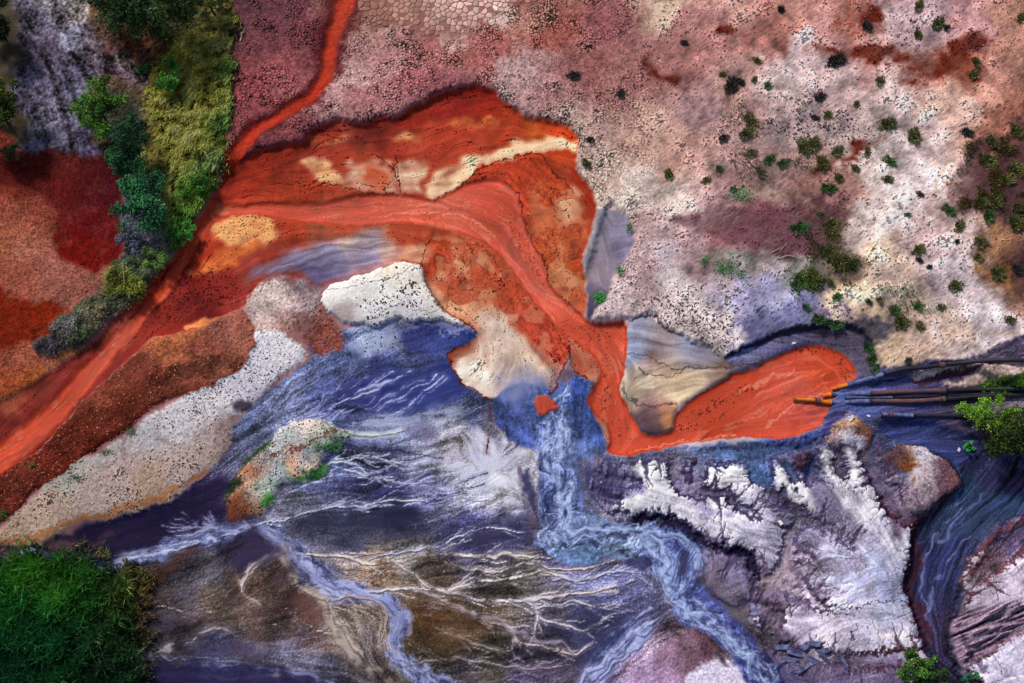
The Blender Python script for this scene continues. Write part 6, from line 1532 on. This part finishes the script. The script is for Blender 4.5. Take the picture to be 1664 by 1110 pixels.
def rock_mesh(nm, sd, sx, sy, sz, mat, jag=.25):
    g = np.random.default_rng(sd)
    bm = bmesh.new(); bmesh.ops.create_cube(bm, size=1.0)
    bmesh.ops.subdivide_edges(bm, edges=bm.edges[:], cuts=1, use_grid_fill=True)
    for v in bm.verts:
        v.co.x *= sx; v.co.y *= sy; v.co.z *= sz
        v.co += Vector(g.normal(0, jag, 3) * np.array([sx, sy, sz]) * .5)
    bmesh.ops.bevel(bm, geom=bm.edges[:], offset=min(sx, sy, sz) * .06, segments=1, affect='EDGES')
    me = bpy.data.meshes.new(nm); bm.to_mesh(me); bm.free(); me.materials.append(mat)
    return me
for k, (u, v, w, lb) in enumerate(((1290,558,.3,'white stone on the dark rim above the slurry pool'), (1411,676,.25,'small white stone below the short dark pipe'), (1558,731,.28,'white stone in the indigo flat near the dark bush'), (1383,681,.55,'pale slab on top of the brown knoll below the pool'), (1268,850,.4,'bright stone at the tip of a white clay ridge'))):
    x, y, z = spot(u, v)
    o = link(bpy.data.objects.new('stone', rock_mesh('stone', 70 + k, w, w * (.6 if k != 3 else .35), w * .4, M['stone'], .2)))
    o.location = (x, y, z + w * .12); o.rotation_euler = (0, .1, R.uniform(0, 3) if k != 3 else .9)
    tag(o, lb, 'stone', 'pale stones')
SL_ = [(1268,1052,1.9,.5,.25),(1296,1062,2.2,.55,.0),(1282,1072,1.8,.4,-.15),(1310,1050,1.2,.6,.9),(1325,1075,1.7,.45,-.6),(1342,1072,1.3,.4,-1.0),(1338,1058,1.1,.5,.4),(1310,1085,2.0,.4,.5),(1290,1092,1.8,.35,.65),(1366,1070,.9,.35,-1.2),(1372,1078,.8,.3,-.9),(1322,1046,1.3,.5,.1),(1268,1080,1.3,.4,.3)]
SPOTW = ['leftmost', 'long flat', 'low dark', 'uptilted', 'slanting', 'steep narrow', 'short square', 'lowest long', 'lowest narrow', 'small outer', 'smallest outer', 'topmost', 'lower left']
for k, (u, v, a, b, rz) in enumerate(SL_):
    x, y, z = spot(u, v)
    o = link(bpy.data.objects.new('broken_slab', rock_mesh('broken_slab', 90 + k, a * .75, b * .8, .26, M['slab'], .16)))
    o.location = (x, y, z + .02); o.rotation_euler = (R.uniform(-.6, .6), R.uniform(-.4, .4), rz + R.uniform(-.3, .3))
    tag(o, SPOTW[k] + ' grey blue slab of the broken heap at the bottom edge', 'rock slab', 'broken slabs at the gully mouth')

# ---- crumbs of earth on the banks and the slope
def clods(n_list, label, nm):
    g = np.random.default_rng(77)
    t = (1 + 5 ** .5) / 2
    oc = np.array([(1, 0, 0), (-1, 0, 0), (0, 1, 0), (0, -1, 0), (0, 0, 1), (0, 0, -.6)], float)
    of = np.array([(0, 2, 4), (2, 1, 4), (1, 3, 4), (3, 0, 4), (2, 0, 5), (1, 2, 5), (3, 1, 5), (0, 3, 5)])
    P_, S_, C_ = [], [], []
    for mask, n, lo, hi, cols in n_list:
        p, i, j = scatter(mask, n, g)
        P_.append(p); S_.append(lo + (hi - lo) * g.random(n) ** 3); C_.append(tones(n, cols, g, .3))
    p = np.vstack(P_); s_ = np.concatenate(S_); c = np.vstack(C_); n = len(p)
    v = oc[None] * s_[:, None, None] * g.uniform(.6, 1.4, (n, 6, 1)) * np.array([1, 1, .8]) + g.normal(0, .12, (n, 6, 3)) * s_[:, None, None] + p[:, None]
    f = (np.arange(n)[:, None, None] * 6 + of[None]).ravel()
    me = raw_mesh(nm, v.reshape(-1, 3), f, np.full(n * 8, 3), M['clodleaf'])
    set_col(me, 'leaf', np.repeat(c, 6, 0))
    o = link(bpy.data.objects.new(nm, me)); tag(o, label, 'rubble', None, 'stuff')
M['clodleaf'] = leaf_mat('earth_crumb', 1.0, 0.0)
clods([(wbm * poly([(600,455),(690,435),(720,500),(760,535),(640,524),(600,525)], 8, 2, 6) * sstep(NG, -1.8, 1), 420, .04, .13, ['3a2c2c', '4a3834']), (poly([(560,540),(640,525),(760,535),(700,570),(560,580)], 8, 2, 6), 130, .04, .10, ['342c40']),
       (pebm * np.clip(.4 + .5 * NG, .03, 2), 2200, .03, .09, ['4a3c3c', '5c4c48', '3c3034']), (isl, 300, .04, .11, ['3c2824', '54342c']), (patch * poly([(490,500),(560,510),(560,575),(500,575)], 8, 2, 5), 320, .04, .11, ['5c342c', '6c443c', '3c2828']), (moundm, 2200, .03, .085, ['8c4c38', '6c3428', 'a86c50', '4c241c'])], 'dark crumbs of earth scattered over the white banks and the red mound', 'rubble')
clods([(slope * (1 - DARKVEG) * np.clip(.1 + .6 * NG + .3 * NF, .0, 2) * patchy, 2600, .03, .12, ['4a3c44', '5c4a50', '6c5450', '3a2e38']), (northm * flank * np.clip(.2 + .5 * NG, 0, 2), 1500, .03, .08, ['4a2c30', '3c2428']), (deposit_dots, 260, .03, .08, ['4a2018']), (slope * poly([(1040,470),(1170,520),(1180,575),(1080,530),(1000,515)], 12, 2, 5), 900, .04, .12, ['3c343c', '54484c']), (slope * poly([(1480,20),(1560,20),(1540,80),(1460,90)], 14, 2, 5), 160, .05, .13, ['2c2434']), (slope * poly([(1340,190),(1420,210),(1400,250),(1300,240),(1240,220),(1260,190)], 14, 2, 5), 450, .05, .13, ['2c2c34'])], 'dark crumbs and pebbles scattered over the stony slope', 'pebble_litter')

# ---- curled plates of the cracked crust at the top
def clip_half(poly_, a, b):
    """keep the side of poly_ nearer to a than to b"""
    mx, my = (a[0] + b[0]) / 2, (a[1] + b[1]) / 2; nx, ny = b[0] - a[0], b[1] - a[1]
    out = []
    for k in range(len(poly_)):
        p, q = poly_[k], poly_[(k + 1) % len(poly_)]
        dp = (p[0] - mx) * nx + (p[1] - my) * ny; dq = (q[0] - mx) * nx + (q[1] - my) * ny
        if dp <= 0: out.append(p)
        if dp * dq < 0:
            t = dp / (dp - dq); out.append((p[0] + t * (q[0] - p[0]), p[1] + t * (q[1] - p[1])))
    return out
g = np.random.default_rng(8)
xa, ya = px2w(580, 66); xb, yb = px2w(870, -30)
cs = .46
seeds_ = [(xa + (i + g.uniform(.08, .92)) * cs, ya + (j + g.uniform(.08, .92)) * cs) for i in range(-2, int((xb - xa) / cs) + 3) for j in range(-2, int((yb - ya) / cs) + 3)]
seeds_ = [q for q in seeds_ if g.random() > .16]
SA = np.array(seeds_)
cand = []
for k, s0 in enumerate(seeds_):
    jj, i_ = int((s0[0] - X0) / D), int((s0[1] - Y0) / D)
    if not (0 <= i_ < NY and 0 <= jj < NX): continue
    if WHITECRACK[i_, jj] > g.uniform(.35, .75) and slm[i_, jj] < .1: cand.append((k, s0, i_, jj))
g.shuffle(cand) if len(cand) > 300 else None
cand = cand[:300]
ground = STRUCT['ground']
for k, s0, i_, jj in cand:
    d = np.hypot(*(SA - s0).T); nn = np.argsort(d)[1:16]
    pl = [(s0[0] - cs * 1.5, s0[1] - cs * 1.5), (s0[0] + cs * 1.5, s0[1] - cs * 1.5), (s0[0] + cs * 1.5, s0[1] + cs * 1.5), (s0[0] - cs * 1.5, s0[1] + cs * 1.5)]
    for q in nn: pl = clip_half(pl, s0, seeds_[q])
    if len(pl) < 3: continue
    pl = np.array(pl); c0 = pl.mean(0)
    dd = np.linalg.norm(pl - c0, axis=1, keepdims=True)
    pl = c0 + (pl - c0) * np.maximum(0.4, 1 - .042 / np.maximum(dd, .1))
    n = len(pl)
    z = float(hgt(*c0)); lift = .008 + .018 * g.random()
    inn = c0 + (pl - c0) * .72
    co = np.vstack([np.column_stack([pl, np.full(n, z - .05)]), np.column_stack([pl, np.full(n, z + lift)]), np.column_stack([inn, np.full(n, z + lift + .012)])]) - np.array([c0[0], c0[1], z])
    f, c = [], []
    for q in range(n):
        q2 = (q + 1) % n
        f += [q, q2, n + q2, n + q]; c.append(4)
        f += [n + q, n + q2, 2 * n + q2, 2 * n + q]; c.append(4)
    f += [2 * n + q for q in range(n)]; c.append(n)
    me = raw_mesh('mud_plate', co, f, c, M['clay'])
    tone = PLATEC[i_, jj] * np.array([.86, .80, .79]) * (1 + .07 * g.standard_normal())
    set_col(me, 'soil', np.tile(np.clip(lin(tone) * GAIN, .01, .85), (3 * n, 1)))
    o = link(bpy.data.objects.new('mud_plate', me), ground); o.location = (c0[0], c0[1], z)
